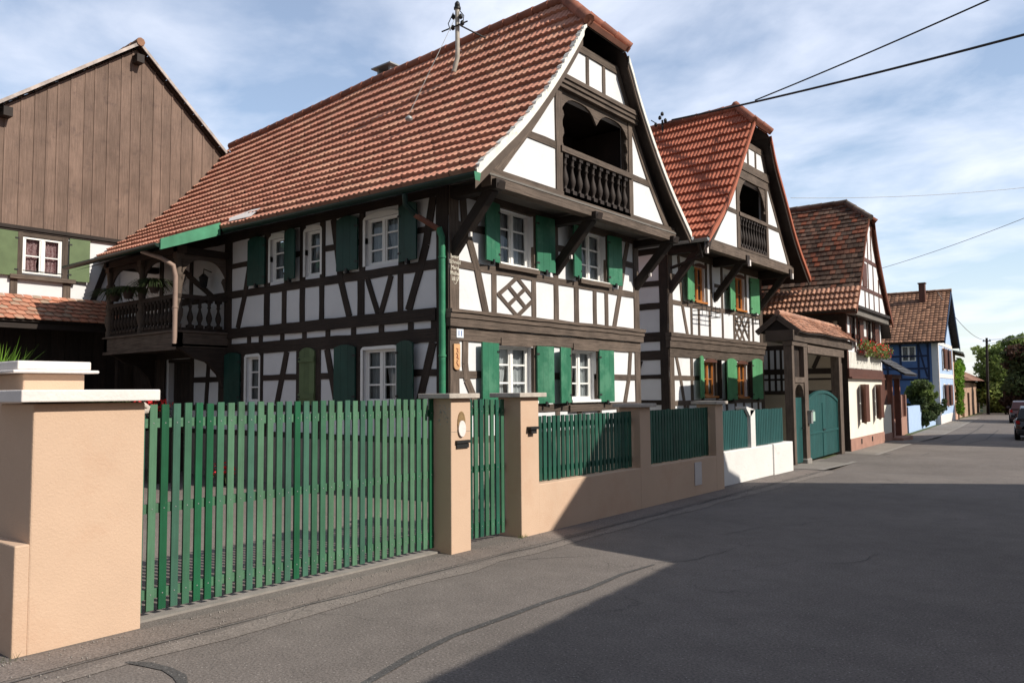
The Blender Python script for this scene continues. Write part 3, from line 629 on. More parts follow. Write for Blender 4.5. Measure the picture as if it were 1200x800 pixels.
t.box(11.44, 11.53, 6.99, 7.60, -.04, .019); t.box(11.98, 12.07, 6.99, 7.60, -.04, .019)
t.box(9.55, 10.50, 5.70, 5.82, -.04, .019); t.box(12.98, 13.75, 5.68, 5.80, -.04, .019)
t.box(10.48, 10.66, 4.93, 6.76, -.14, .03); t.box(12.85, 12.99, 4.93, 6.76, -.14, .03)
t.build('gable_frame', WOOD, H)
t = MB(GB); t.box(10.45, 13.10, 6.76, 6.83, -.1, .10, .5); t.box(10.43, 13.12, 6.833, 6.90, -.1, .13, .6); t.box(10.41, 13.14, 6.903, 6.98, -.1, .16, .7); t.build('cornice', WOOD, H)
# arched fretwork of the loggia
def arch_board(root, F, a0, a1, ztop, zspr, drop, m_, lob=2, side=0.0, n=(-.03, .01)):
    m = MB(F); K = 20; W_ = a1-a0
    def edge(x):
        u = (x-a0)/W_*lob; f_ = u-math.floor(u) if u < lob else 1.0
        return zspr+(ztop-.08-zspr)*min(1, (1-abs(2*f_-1)**3.2)) if True else 0
    for i in range(K):
        x0, x1 = a0+W_*i/K, a0+W_*(i+1)/K
        m.poly([(x0, edge(x0)), (x1, edge(x1)), (x1, ztop), (x0, ztop)], n[0], n[1], .5)
    for s_, x in ((1, a0), (-1, a1)):
        zz_ = zspr; k = 0
        while zz_ > drop:
            d_ = .05+.035*math.sin(k*1.7); d2 = .05+.035*math.sin((k+1)*1.7)
            m.poly([(x, zz_), (x+s_*d_, zz_), (x+s_*d2, zz_-.08), (x, zz_-.08)], n[0], n[1], .5); zz_ -= .08; k += 1
    return m.build('arched_fretwork', m_, root)
arch_board(H, GB, 10.66, 12.85, 6.76, 6.42, 5.8, WOOD, 2)
bal = MB(GB); bal.box(10.60, 12.93, 5.68, 5.78, -.08, .06, .6); bal.box(10.66, 12.85, 4.93, 5.0, -.07, .045, .5); B_ = bal.build('balustrade', WOOD, H)
balusters(B_, [(-7.52, 10.78+i*.2165, 5.0) for i in range(10)], .68, DWOOD, 1.05)
# --- roof
def lin(tb, x):
    for (a, va), (b, vb) in zip(tb, tb[1:]):
        if x <= b: k = max(0, (x-a)/(b-a)); return va+(vb-va)*k
    return tb[-1][1]
RZ = [(-19.3, 8.42), (-17.8, 8.47), (-15.6, 8.58), (-13.4, 8.71), (-11.5, 8.76), (-9.9, 8.84), (-8.1, 8.88)]
EZ = [(-19.3, 4.92), (-13.5, 4.87), (-7.2, 4.79)]
LP = [(11.65, 8.88), (11.15, 8.03), (10.24, 6.81), (9.37, 5.83), (8.76, 5.30), (8.2, 4.79)]
LPs = smooth_prof(LP, 2); LPf = profile(LPs)
RP = smooth_prof([(11.65, 8.88), (12.48, 7.99), (12.97, 7.09), (13.94, 5.85), (14.96, 4.92)], 2); RPf = profile(RP)
def PL(u, v):
    h, z = LPf(v); x = u; k = (z-4.79)/(8.88-4.79)
    return Vector((x, h, 4.79+(z-4.79)+(lin(RZ, x)-8.88)*k+(lin(EZ, x)-4.79)*(1-k)))
def PR(u, v):
    h, z = RPf(v); k = (z-4.9)/(8.88-4.9); return Vector((u, h, z+(lin(RZ, u)-8.88)*k))
def hipclamp(f, zt, xe, xr, zr):
    def g(v):
        z = f(v)[1]
        return (-99, xe if z < zt else xe-(xe-xr)*(z-zt)/(zr-zt))
    return g
VX = -7.26
rf = roof_tiles('roof', TILE1, H, PL, -19.25, VX, .25, 17, RIB2, hipclamp(LPf, 8.03, VX, -8.12, 8.88), step=.058, jit=.004)
roof_tiles('roof_slope', TILE1, H, PR, -19.25, VX, .5, 17, RIB2, hipclamp(RPf, 8.0, VX, -8.12, 8.88), step=.05)
for nm, P_, f_ in (('roof_underside', PL, LPf), ('roof_underside', PR, RPf)):
    m = MB(); K = 28
    vv = [j_/K for j_ in range(K+1)]
    for x0, x1 in [(-19.25+i*1.5, -19.25+(i+1)*1.5) for i in range(7)]+[(-8.75, -8.2), (-8.2, -7.9), (-7.9, -7.6), (-7.6, VX)]:
        for a, b in zip(vv, vv[1:]):
            c1, c2 = hipclamp(f_, 8.03, VX, -8.12, 8.88)(a)[1], hipclamp(f_, 8.03, VX, -8.12, 8.88)(b)[1]
            q = [P_(min(x0, c1), a), P_(min(x1, c1), a), P_(min(x1, c2), b), P_(min(x0, c2), b)]
            m.quad(*[tuple(p_-Vector((0, 0, .13))) for p_ in q], rnd=(x0*3.7) % 1, uv=[(x0*.2, a*30), (x1*.2, a*30), (x1*.2, b*30), (x0*.2, b*30)])
    m.build(nm, DWOOD, H)
# hip plane
apex = Vector((-8.12, 11.65, 8.90)); hl = Vector((VX+.03, 11.12, 8.0)); hr = Vector((VX+.03, 12.50, 7.97))
m = MB(); R_ = 5
for i in range(R_):
    t0, t1 = i/R_, (i+1)/R_; off = .045
    a, b = apex.lerp(hl, t0), apex.lerp(hr, t0); c, d_ = apex.lerp(hr, t1), apex.lerp(hl, t1); nn = (hl-apex).cross(hr-apex).normalized(); nn = nn if nn.z > 0 else -nn
    m.quad(tuple(a+nn*.02), tuple(b+nn*.02), tuple(c+nn*(.02+off)), tuple(d_+nn*(.02+off))); m.quad(tuple(d_+nn*(.02+off)), tuple(c+nn*(.02+off)), tuple(c-nn*.03), tuple(d_-nn*.03))
m.build('hip_tiles', TILE1, H)
m = MB(); m.quad(tuple(apex-Vector((0, 0, .1))), tuple(hl-Vector((0, 0, .07))), tuple(hr-Vector((0, 0, .07)))); m.build('hip_soffit', DWOOD, H)
ridge_caps('ridge_tiles', RIDGE, H, [(x, 11.65, lin(RZ, x)+.04) for x in (-19.3, -17.8, -15.6, -13.4, -11.5, -9.9, -8.1)], .10, .36)
ridge_caps('hip_ridge_tiles', RIDGE, H, [hl+Vector((.03, 0, .06)), apex+Vector((0, 0, .08))], .11, .34); ridge_caps('hip_ridge_tiles', RIDGE, H, [hr+Vector((.03, 0, .06)), apex+Vector((0, 0, .07))], .11, .34)
m = MB(FX(VX))
def verge(m, pts, wd, dn, n0, n1):
    for (a, b), (c, d_) in zip(pts, pts[1:]): m.add([(a, b+.02, n0), (c, d_+.02, n0), (c, d_-dn, n0), (a, b-dn, n0), (a, b+.02, n1), (c, d_+.02, n1), (c, d_-dn, n1), (a, b-dn, n1)], [(0, 1, 2, 3), (7, 6, 5, 4), (0, 4, 5, 1), (3, 2, 6, 7)], None, .5)
vl = [p_ for p_ in LPs if p_[1] < 8.05]; vr = [p_ for p_ in RP if p_[1] < 8.02]
verge(m, vl, 0, .10, .0, .03); m.build('verge_board', LEAD, H); m = MB(FX(VX)); verge(m, vr, 0, .10, .0, .03); m.build('verge_board', LEAD, H)
m = MB(FX(VX)); rv = random.Random(12)
for k in range(70):
    h_, z_ = LPf(.22+.77*k/70); a_ = rv.uniform(.03, .09); b_ = rv.uniform(.02, .05); m.poly([(h_-a_, z_-a_*.9-.01), (h_+a_, z_+a_*.9-.01), (h_+a_*.8+b_*.2, z_+a_+b_), (h_-a_*.6, z_+b_-a_*.2)], -.06, .034+rv.uniform(0, .008))
m.build('verge_mortar', LEAD, H)
for q_, w_b in ((vr, .2), (vl, .26)): m = MB(FX(VX)); verge(m, q_, 0, w_b, -.03, -.001); m.build('barge_board', WOOD, H)
gutter(H, (-13.55, 8.10, 4.80), (-7.14, 8.10, 4.72), .075, DGREEN)
gutter(H, (-8.2, 15.02, 4.86), (-7.25, 15.02, 4.86), .07, ZINC)
m = MB(); m.add([(-7.13, 8.03, 4.72), (-7.13, 8.17, 4.72), (-7.13, 8.15, 4.60), (-7.13, 8.05, 4.60), (-7.16, 8.03, 4.72), (-7.16, 8.17, 4.72)], [(0, 1, 2, 3), (0, 1, 5, 4)]); m.build('gutter_end', PGREEN, H)
m = MB(); m.tube([(-8.62, 8.12, 4.66), (-8.62, 8.13, 4.50), (-8.55, 8.30, 4.35)], .045, 10); m.build('downpipe_elbow', DGREEN, H)
m = MB(); m.tube([(-8.56, 8.27, 4.36), (-8.38, 8.62, 4.16)], .043, 10); m.build('downpipe_offset', BRICKT, H)
m = MB(); m.tube([(-8.38, 8.60, 4.19), (-8.36, 8.655, 4.05), (-8.36, 8.655, .15)], .052, 12)
for z in (3.72, 2.2, 1.0): m.tube([(-8.36, 8.655, z), (-8.36, 8.655, z+.03)], .062, 12)
m.build('downpipe', mat('downpipe_green_paint', (.030, .17, .09), .45, .2, 5, stain=((.07, .26, .14), 4, .5, .6)), H)
# gallery roof extension
def PG(u, v):
    a = Vector((u, 8.22, 4.88)); b = Vector((u, 7.05, 4.40)); return a.lerp(b, v)
roof_tiles('gallery_roof', TILE1, H, PG, -17.9, -13.9, .25, 5, RIB2, None, step=.045)
under('gallery_roof_underside', DWOOD, H, PG, -17.9, -13.9, 8, 2, .09)
m = MB(); m.add([(-13.86, 8.18, 4.99), (-13.86, 7.0, 4.50), (-13.86, 7.0, 4.30), (-13.86, 8.18, 4.74), (-13.90, 8.18, 4.99), (-13.90, 7.0, 4.50), (-13.90, 7.0, 4.30), (-13.90, 8.18, 4.74)], [(0, 1, 2, 3), (7, 6, 5, 4), (0, 4, 5, 1), (3, 2, 6, 7), (1, 5, 6, 2)])
m.build('gallery_verge_board', PGREEN, H)
m = MB(); m.add([(-13.6, 8.2, 4.98), (-12.9, 8.24, 4.98), (-13.0, 8.5, 5.2), (-13.3, 8.5, 5.21), (-13.75, 8.30, 5.08)], [(0, 1, 2, 3, 4)]); m.build('lead_flashing', CAPW, H)
gutter(H, (-17.95, 6.98, 4.42), (-13.9, 6.98, 4.42), .075, DGREEN)
# chimney and mast
m = MB(); m.box(-13.45, -12.95, 11.75, 12.1, 8.4, 8.92, .4); m.box(-13.42, -13.36, 11.78, 12.05, 8.92, 9.06); m.box(-13.04, -12.98, 11.78, 12.05, 8.92, 9.06); m.box(-13.52, -12.88, 11.68, 12.15, 9.06, 9.09, .2); m.build('chimney', ZINC, H)
m = MB(); m.tube([(-10.24, 10.95, 7.9), (-10.14, 10.95, 8.16), (-10.14, 10.95, 9.12)], .045, 10); ms = m.build('roof_mast', mat('galvanised_mast', (.42, .38, .33), .6, .2, 8), H)
m = MB(); m.tube([(-10.14, 10.95, 9.12), (-10.14, 10.95, 9.16)], .07, 10); m.lathe([(.03, 0), (.055, .03), (.05, .08), (.02, .12)], (-10.14, 10.95, 9.16), 10)
m.tube([(-10.42, 10.8, 8.70), (-9.9, 10.98, 8.82)], .014, 6)
for dx_, z in ((-.1, 8.95), (.09, 8.9), (.13, 8.76), (-.12, 8.74)): m.lathe([(.02, 0), (.04, .02), (.04, .07), (.015, .1)], (-10.14+dx_, 10.95, z), 8)
m.tube([(-10.2, 10.9, 9.05), (-10.32, 10.88, 8.86), (-10.28, 10.9, 8.72)], .01, 5); m.tube([(-10.08, 10.95, 9.08), (-9.98, 10.96, 8.95), (-10.0, 10.96, 8.82)], .01, 5)
m.build('insulator_fittings', IRON, ms)
m = MB(); m.tube([(-10.16, 10.93, 8.98), (-10.42, 9.95, 6.86)], .006, 5); m.lathe([(.02, 0), (.07, .03), (.07, .07), (.02, .11)], (-10.43, 9.93, 6.68), 10); m.build('mast_stay', ZINC, ms)
# number plate, name board, painted inscription on the corner post
m = MB(G); m.box(8.875, 9.03, 2.50, 2.635, n1+.014, n1+.022); npl = m.build('house_number_plate', mat('enamel_white', (.72, .76, .8), .3, .03, 5), H)
text_mesh('11', .12, mat('enamel_blue', (.06, .16, .45), .4, .1, 5), npl, mtx_X(-8.3+n1+.026, 8.952, 2.565))
m = MB(G); K = 8; m.poly([(8.80+.14*i, z_) for i, z_ in ((0, 2.40), (1, 2.40))]+[(8.87+.07*math.cos(math.pi*i/K), 2.06-.06*math.sin(math.pi*i/K)) for i in range(K+1)], n1+.01, n1+.035); nb = m.build('name_board', mat('varnished_pine', (.62, .36, .18), .5, .1, 6, grain=.15), H)
m = MB(G); rr = random.Random(3); z = 2.33
while z > 2.07:
    m.tube([(8.87+rr.uniform(-.035, .0), z, n1+.04), (8.87+rr.uniform(.0, .035), z-rr.uniform(.0, .03), n1+.04), (8.87+rr.uniform(-.03, .03), z-.03, n1+.04)], .005, 4); z -= .035
m.build('burnt_lettering', mat('burnt_red_lettering', (.25, .03, .02), .7, .1, 5), nb)
PAINTW = mat('painted_cream_lettering', (.70, .66, .56), .8, .1, 5)
for i, tx in enumerate(('Isidor', 'Schneid', 'Maria', 'Müller', '1817')):
    text_mesh(tx, .082 if i != 4 else .09, PAINTW, H, mtx_X(-8.3+n1+.008, 8.855, 3.76-i*.088), .002, 'painted_inscription')
m = MB(G); m.tube([(8.855+.085*math.cos(a), 3.58+.25*math.sin(a), n1+.006) for a in [2*math.pi*i/20 for i in range(21)]], .004, 4); m.build('painted_wreath', PAINTW, H)
# gallery
def gallery():
    YF, XL, XR = 7.63, -17.5, -14.45; F = FY(YF)
    b = MB(); b.box(XL, XR, YF, YF+.14, 2.58, 2.86, .6); b.box(XR-.14, XR, YF, 8.74, 2.581, 2.859, .5); b.box(XL, XL+.14, YF, 8.74, 2.581, 2.859, .5); b.box(XL-.03, XR+.03, YF-.03, 8.74, 2.862, 2.90, .8); b.box(XL, XR, YF+.14, 8.74, 2.60, 2.64, .3)
    b.box(XL-.02, XR+.02, YF-.02, YF+.0, 2.52, 2.58, .5)
    o = b.build('gallery_floor', WOOD, H)
    post = [(.075, 0), (.075, .12), (.055, .15), (.095, .3), (.10, .42), (.06, .52), (.085, .56), (.085, .62), (.055, .65), (.075, .8), (.085, .95), (.06, 1.05), (.08, 1.08), (.08, 1.14), (.055, 1.17), (.07, 1.35), (.08, 1.5)]
    for x, y in ((XL+.08, YF+.07), (-15.98, YF+.07), (XR-.08, YF+.07)):
        m = MB(); m.lathe([(a, z*.98) for a, z in post], (x, y, 2.90), 10); m.box(x-.075, x+.075, y-.075, y+.075, 4.30, 4.42); m.build('gallery_post', WOOD, H)
    m = MB(); m.box(XL-.1, XR+.1, YF, YF+.14, 4.40, 4.54); m.box(XR-.15, XR-.01, YF, 8.74, 4.401, 4.541); m.box(XL, XL+.14, YF, 8.74, 4.401, 4.541); m.build('gallery_plate', SWOOD, H)
    for a, b_ in ((XL+.16, -16.06), (-15.9, XR-.16)): arch_board(H, F, a, b_, 4.40, 4.05, 3.9, SWOOD, 1, n=(-.11, -.08))
    arch_board(H, FX(XR), YF+.15, 8.7, 4.40, 4.0, 3.8, WOOD, 1, n=(-.1, -.07))
    r = MB(); r.box(XL, XR, YF+.02, YF+.12, 3.53, 3.61, .5); r.box(XL, XR, YF+.04, YF+.1, 2.90, 2.96); r.box(XR-.12, XR-.02, YF+.12, 8.74, 3.531, 3.609); r.box(XR-.1, XR-.04, YF+.12, 8.74, 2.901, 2.959)
    ro = r.build('gallery_railing', SWOOD, H)
    pts = [(XL+.27+i*.148, YF+.07, 2.96) for i in range(8)]+[(-15.84+i*.148, YF+.07, 2.96) for i in range(8)]+[(XR-.07, YF+.32+i*.2, 2.96) for i in range(4)]
    balusters(ro, pts, .57, SWOOD, 1.0)
    for x in (XR-.07, XL+.07):
        m = MB(); P_ = [(YF+.02, 2.58), (8.74, 2.58), (8.74, 1.75), (8.64, 1.8), (8.55, 2.05), (8.3, 2.3), (8.0, 2.38), (7.85, 2.48)]
        m.F = lambda a, b_, n: (x+n, a, b_); m.poly(P_, -.06, .06); m.build('gallery_bracket', SWOOD, H)
    m = MB(); m.tube([(-14.62, 7.02, 4.36), (-14.30, 7.25, 4.22), (-14.25, 7.45, 4.10), (-14.25, 7.50, 3.9), (-14.25, 7.50, 2.62)], .045, 10); m.tube([(-14.25, 7.5, 3.3), (-14.25, 7.5, 3.33)], .055, 10); m.build('gallery_downpipe', PIPE, H)
gallery()
lt = thing('wall_lantern', 'small dark lantern hanging on the wall at the back of the carved gallery', 'lantern', (-15.1, 8.6, 3.9))
m = MB(); m.lathe([(.03, 0), (.08, .04), (.1, .2), (.11, .22), (.03, .30)], (-15.1, 8.55, 3.85), 6); m.build('lamp_body', IRON, lt); m = MB(); m.tube([(-15.1, 8.73, 4.2), (-15.1, 8.55, 4.25), (-15.1, 8.55, 4.14)], .012, 6); m.build('arm', IRON, lt)

# ================================================================== HOUSE 2 (bright green shutters)
H2 = thing('half_timbered_house', 'half-timbered house with bright green shutters, orange wooden windows and very red roof tiles', 'house', (-12.5, 20.7, 0))
G = FX(-9.2); SD = FY(17.6)
g2 = [(19.56, 20.28, 1.50, 2.42), (21.75, 22.42, 1.46, 2.42), (19.12, 19.72, 4.02, 4.95), (21.77, 22.42, 4.0, 4.95)]
w_ = MB(G); w_.wall(17.601, 23.749, 0, 5.4, g2, 0, .2); w_.build('front_wall', WHITE, H2)
w_ = MB(); w_.quad((-19, 17.6, -.2), (-9.201, 17.6, -.2), (-9.201, 17.6, 5.5), (-19, 17.6, 5.5)); w_.quad((-19, 23.75, -.2), (-9.2, 23.75, -.2), (-9.2, 23.75, 5.5), (-19, 23.75, 5.5)); w_.quad((-19, 17.6, 0), (-19, 23.75, 0), (-19, 23.75, 5), (-19, 17.6, 5)); w_.build('side_wall', WHITE, H2)
t = MB(G, .007)
t.box(17.6, 17.83, .2, 5.35, n0, n1+.004); t.box(23.52, 23.75, .2, 5.35, n0, n1+.004)
t.box(17.6, 23.75, .9, 1.02, n0, n1); t.box(17.83, 23.52, 1.28, 1.40, n0, n1); t.box(17.6, 23.75, 2.50, 2.72, n0, n1+.012)
t.box(17.55, 23.8, 2.73, 2.9, n0, n1+.05); t.box(17.54, 23.81, 2.903, 3.0, n0, n1+.075); t.box(17.53, 23.82, 3.003, 3.10, n0, n1+.10)
t.box(17.83, 23.52, 3.82, 3.94, n0, n1); t.box(17.83, 23.52, 5.1, 5.35, n0, n1)
for a, b in ((17.83, 18.85), (18.9, 19.5), (22.5, 23.52)): t.box(a, b, 1.92, 2.03, n0, n1-.001)
for a, b in ((17.83, 18.4), (20.35, 21.2), (22.95, 23.52)): t.box(a, b, 4.5, 4.6, n0, n1-.001)
for a in (18.75, 20.28, 20.9, 22.45, 22.8): t.box(a, a+.14, 1.40, 2.50, n0, n1-.0005)
for a in (18.5, 19.1, 19.7, 20.3, 20.9, 21.5, 22.1, 22.7, 23.2): t.box(a, a+.12, 1.02, 1.28, n0, n1-.001)
for a in (18.82, 19.26, 19.93, 20.76, 21.55, 22.62, 22.95): t.box(a, a+.11, 3.10, 3.82, n0, n1-.0005)
for a in (18.95, 19.75, 20.05, 20.76, 21.6, 22.45): t.box(a, a+.13, 3.94, 5.1, n0, n1-.0005)
t.line([(17.97, 2.5), (18.2, 1.9), (18.40, 1.2)], .12, n0, n1+.002); t.line([(18.2, 5.1), (18.3, 4.4), (18.38, 3.8), (18.62, 3.1)], .12, n0, n1+.002)
for a, b in (((21.62, 3.45), (21.95, 3.82)), ((21.62, 3.12), (22.3, 3.82)), ((22.0, 3.1), (22.62, 3.75)), ((21.62, 3.5), (22.0, 3.1)), ((21.62, 3.82), (22.35, 3.1)), ((22.0, 3.82), (22.62, 3.2))): t.bar(a, b, .085, n0, n1-.003+random.random()*.002)
t.build('street_front_frame', WOOD, H2)
t = MB(SD, .007)
t.box(-9.43, -9.2, .2, 5.4, n0, n1+.004, .2)
for a, b in ((2.88, 3.12), (3.70, 3.86), (4.28, 4.42), (2.42, 2.66), (1.95, 2.06), (1.3, 1.42), (5.1, 5.4)): t.box(-13, -9.43, a, b, n0, n1)
for x in (-10.6, -11.8): t.box(x, x+.14, .2, 5.1, n0, n1+.002)
t.bar((-10.0, 2.42), (-10.4, 1.4), .14, n0, n1+.003)
t.build('passage_side_frame', SWOOD, H2)
for h in g2: window(H2, G, *h, rec=.12, fm=OAK, cols=2, rowsn=2, sill=True)
for y_ in (20.36, 22.50):
    q = MB(G); q.box(y_, y_+.035, 1.42, 2.48, .02, .14); q.build('shutter', DWOOD, H2)['label'] = 'shutter standing edge-on beside its window, coloured dark for its shaded side'  # dark colour stands for the shade on these edge-on shutters
for h in g2:
    arc = MB(G)
    K = 8; m_ = (h[0]+h[1])/2; hw = (h[1]-h[0])/2+.04
    arc.poly([(m_+hw*math.cos(math.pi*i/K), h[3]-.01+.10*math.sin(math.pi*i/K)) for i in range(K+1)], n1, n1+.03); arc.build('window_head', BRSH, H2)
for a0, a1, b0, b1, hg, op, l_ in ((18.98, 19.44, 1.45, 2.50, 'r', .12, None), (20.72, 21.60, 1.38, 2.48, 'r', .10, None), (22.74, 23.22, 1.38, 2.52, 'l', .12, None)):
    shutter(H2, G, a0, a1, b0, b1, GREEN2, .035, hg, op, arch=.07, planks=3)
for a0, a1, b0, b1, hg, op in ((18.36, 18.98, 3.98, 4.90, 'r', .12), (21.0, 21.62, 3.93, 4.92, 'r', .12), (22.78, 23.25, 3.95, 5.02, 'l', .08)): shutter(H2, G, a0, a1, b0, b1, GREEN2, .035, hg, op)
for y0 in (18.95, 21.7):
    m = MB()
    for z in (3.62, 3.74, 3.86): m.tube([(-9.18, y0, z), (-8.92, y0, z), (-8.92, y0+1.1, z), (-9.18, y0+1.1, z)], .012, 5)
    for k in range(5): m.tube([(-8.92, y0+k*.275, 3.6), (-8.92, y0+k*.275, 3.9)], .009, 5)
    m.build('iron_flower_rack', IRON, H2)
m = MB(); m.box(-9.2, -8.25, 17.7, 23.8, 5.30, 5.33, .5); m.build('jetty_soffit', DWOOD, H2)
t = MB(FX(-8.3)); t.box(17.98, 23.95, 5.14, 5.36, -.12, .06, .9); t.box(17.95, 23.97, 5.363, 5.42, -.05, .03); t.build('jetty_beam', WOOD, H2)
for y in (17.72, 20.35, 23.62):
    b = MB(); b.box(-9.2, -8.2, y-.1, y+.1, 5.05, 5.28); b.beam((-9.23, y, 4.15), (-8.4, y, 5.12), .15, .17); o = b.build('bracket', DWOOD, H2, bevel=.012)
    q = MB(); q.box(-8.21, -8.15, y-.04, y+.04, 4.98, 5.14); q.build('bracket_end', CAPW, o)
GB = FX(-8.3); w_ = MB(GB)
w_.poly([(18.2, 5.4), (19.95, 5.4), (19.95, 7.3), (19.0, 6.2), (18.45, 5.65)], -.2, 0, .5); w_.poly([(21.97, 5.4), (23.75, 5.4), (23.0, 6.35), (22.25, 7.45), (21.97, 7.8)], -.2, 0, .5)
w_.poly([(19.95, 7.38), (21.97, 7.38), (21.97, 7.9), (21.7, 8.5), (20.7, 8.5), (19.95, 7.42)], -.199, .001, .5); w_.build('gable_wall', WHITE, H2)
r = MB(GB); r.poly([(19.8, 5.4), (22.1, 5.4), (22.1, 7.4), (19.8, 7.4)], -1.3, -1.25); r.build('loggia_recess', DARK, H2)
t = MB(GB, .007)
t.line([(18.25, 5.4), (19.02, 6.2), (19.88, 7.23), (20.68, 8.4)], .15, -.04, .02); t.line([(23.7, 5.4), (23.0, 6.36), (22.25, 7.4), (21.78, 8.4)], .14, -.04, .02)
t.box(20.6, 21.8, 8.34, 8.5, -.04, .025); t.box(20.68, 20.78, 7.8, 8.34, -.04, .018); t.box(21.22, 21.32, 7.8, 8.34, -.04, .018)
t.box(20.15, 22.15, 7.62, 7.84, -.06, .06); t.box(20.0, 22.1, 7.38, 7.6, -.05, .035)
t.box(19.15, 19.85, 6.33, 6.44, -.04, .018); t.box(22.05, 23.05, 6.31, 6.42, -.04, .018)
t.box(19.84, 20.02, 5.4, 7.4, -.12, .03); t.box(21.9, 22.06, 5.4, 7.4, -.12, .03)
t.build('gable_frame', WOOD, H2)
arch_board(H2, GB, 20.02, 21.9, 7.5, 6.75, 6.7, WOOD, 1)
b = MB(GB); b.box(19.95, 21.97, 6.31, 6.41, -.08, .06); b.box(20.02, 21.9, 5.4, 5.47, -.07, .04); bo = b.build('balustrade', WOOD, H2)
balusters(bo, [(-8.32, 20.13+i*.185, 5.47) for i in range(10)], .84, DWOOD, .95)
VX2 = -8.02
L2 = smooth_prof([(20.98, 9.6), (20.49, 8.92), (19.57, 7.66), (19.02, 6.86), (18.35, 6.12), (17.42, 5.32)], 2); L2f = profile(L2)
R2 = smooth_prof([(20.98, 9.6), (21.70, 8.93), (22.02, 8.2), (22.75, 7.3), (23.55, 6.16), (24.72, 5.12)], 2); R2f = profile(R2)
rz2 = lambda x: 9.6+(x+8.7)*.012
P2L = lambda u, v: Vector((u, L2f(v)[0], L2f(v)[1]+(rz2(u)-9.6)*(1-v))); P2R = lambda u, v: Vector((u, R2f(v)[0], R2f(v)[1]+(rz2(u)-9.6)*(1-v)))
roof_tiles('roof', TILE2, H2, P2L, -19.0, VX2, .115, 15, [(0, .0), (.22, .03), (.48, .03), (.7, .002), (.97, 0)], hipclamp(L2f, 8.95, VX2, -8.7, 9.6), step=.05, jit=.003)
roof_tiles('roof_slope', TILE2, H2, P2R, -19.0, VX2, .3, 15, RIB1, hipclamp(R2f, 8.95, VX2, -8.7, 9.6), step=.05)
for P_, f_ in ((P2L, L2f), (P2R, R2f)):
    m = MB(); K = 12
    for x0, x1 in [(-19+i*2, -17+i*2) for i in range(5)]+[(-9, -8.5), (-8.5, VX2)]:
        for k in range(K):
            a, b = k/K, (k+1)/K; h_ = hipclamp(f_, 8.95, VX2, -8.7, 9.6); c1, c2 = h_(a)[1], h_(b)[1]
            m.quad(*[tuple(p_-Vector((0, 0, .10))) for p_ in (P_(min(x0, c1), a), P_(min(x1, c1), a), P_(min(x1, c2), b), P_(min(x0, c2), b))])
    m.build('roof_underside', DWOOD, H2)
apex = Vector((-8.7, 20.98, 9.62)); hl = Vector((VX2+.02, 20.45, 8.93)); hr = Vector((VX2+.02, 21.75, 8.93))
m = MB(); nn = (hl-apex).cross(hr-apex).normalized(); nn = nn if nn.z > 0 else -nn
for i in range(4):
    t0, t1 = i/4, (i+1)/4; a, b, c, d_ = apex.lerp(hl, t0), apex.lerp(hr, t0), apex.lerp(hr, t1), apex.lerp(hl, t1)
    m.quad(tuple(a+nn*.02), tuple(b+nn*.02), tuple(c+nn*.07), tuple(d_+nn*.07)); m.quad(tuple(d_+nn*.07), tuple(c+nn*.07), tuple(c-nn*.03), tuple(d_-nn*.03))
m.quad(tuple(apex-Vector((0, 0, .1))), tuple(hl-Vector((0, 0, .08))), tuple(hr-Vector((0, 0, .08)))); m.build('hip_tiles', RIDGE, H2)
ridge_caps('ridge_tiles', RIDGE, H2, [(-19, 20.98, rz2(-19)+.04), (-8.7, 20.98, 9.64)], .12, .42); ridge_caps('hip_ridge_tiles', RIDGE, H2, [hl+Vector((.02, 0, .05)), apex+Vector((0, 0, .08))], .11, .34); ridge_caps('hip_ridge_tiles', RIDGE, H2, [hr+Vector((.02, 0, .05)), apex+Vector((0, 0, .07))], .11, .34)
for q_ in (L2, R2): m = MB(FX(VX2)); verge(m, [p_ for p_ in q_ if p_[1] < 8.97], 0, .13, 0, .05); m.build('verge_tiles', TILE2, H2)
for q_ in (L2, R2): m = MB(FX(VX2)); verge(m, [p_ for p_ in q_ if p_[1] < 8.97], 0, .27, -.03, -.001); m.build('barge_board', DWOOD, H2)
gutter(H2, (-19, 17.33, 5.33), (-7.95, 17.33, 5.28), .08, ZINC); m = MB(); m.tube([(-8.25, 17.4, 5.2), (-8.25, 17.6, 4.9), (-9.1, 17.6, 4.7)], .04, 8); m.build('downpipe', DWOOD, H2)
m = MB(); m.tube([(-10.9, 20.75, 9.3), (-10.9, 20.75, 9.72)], .03, 8)
for dx_, z in ((-.22, 9.62), (-.08, 9.8), (.1, 9.68), (-.0, 9.9)): m.lathe([(.02, 0), (.05, .02), (.05, .08), (.02, .12)], (-10.9+dx_, 20.75, z-.05), 8)
m.tube([(-11.25, 20.7, 9.78), (-11.05, 20.75, 9.62), (-10.6, 20.78, 9.62)], .015, 5); m.build('roof_insulators', IRON, H2)

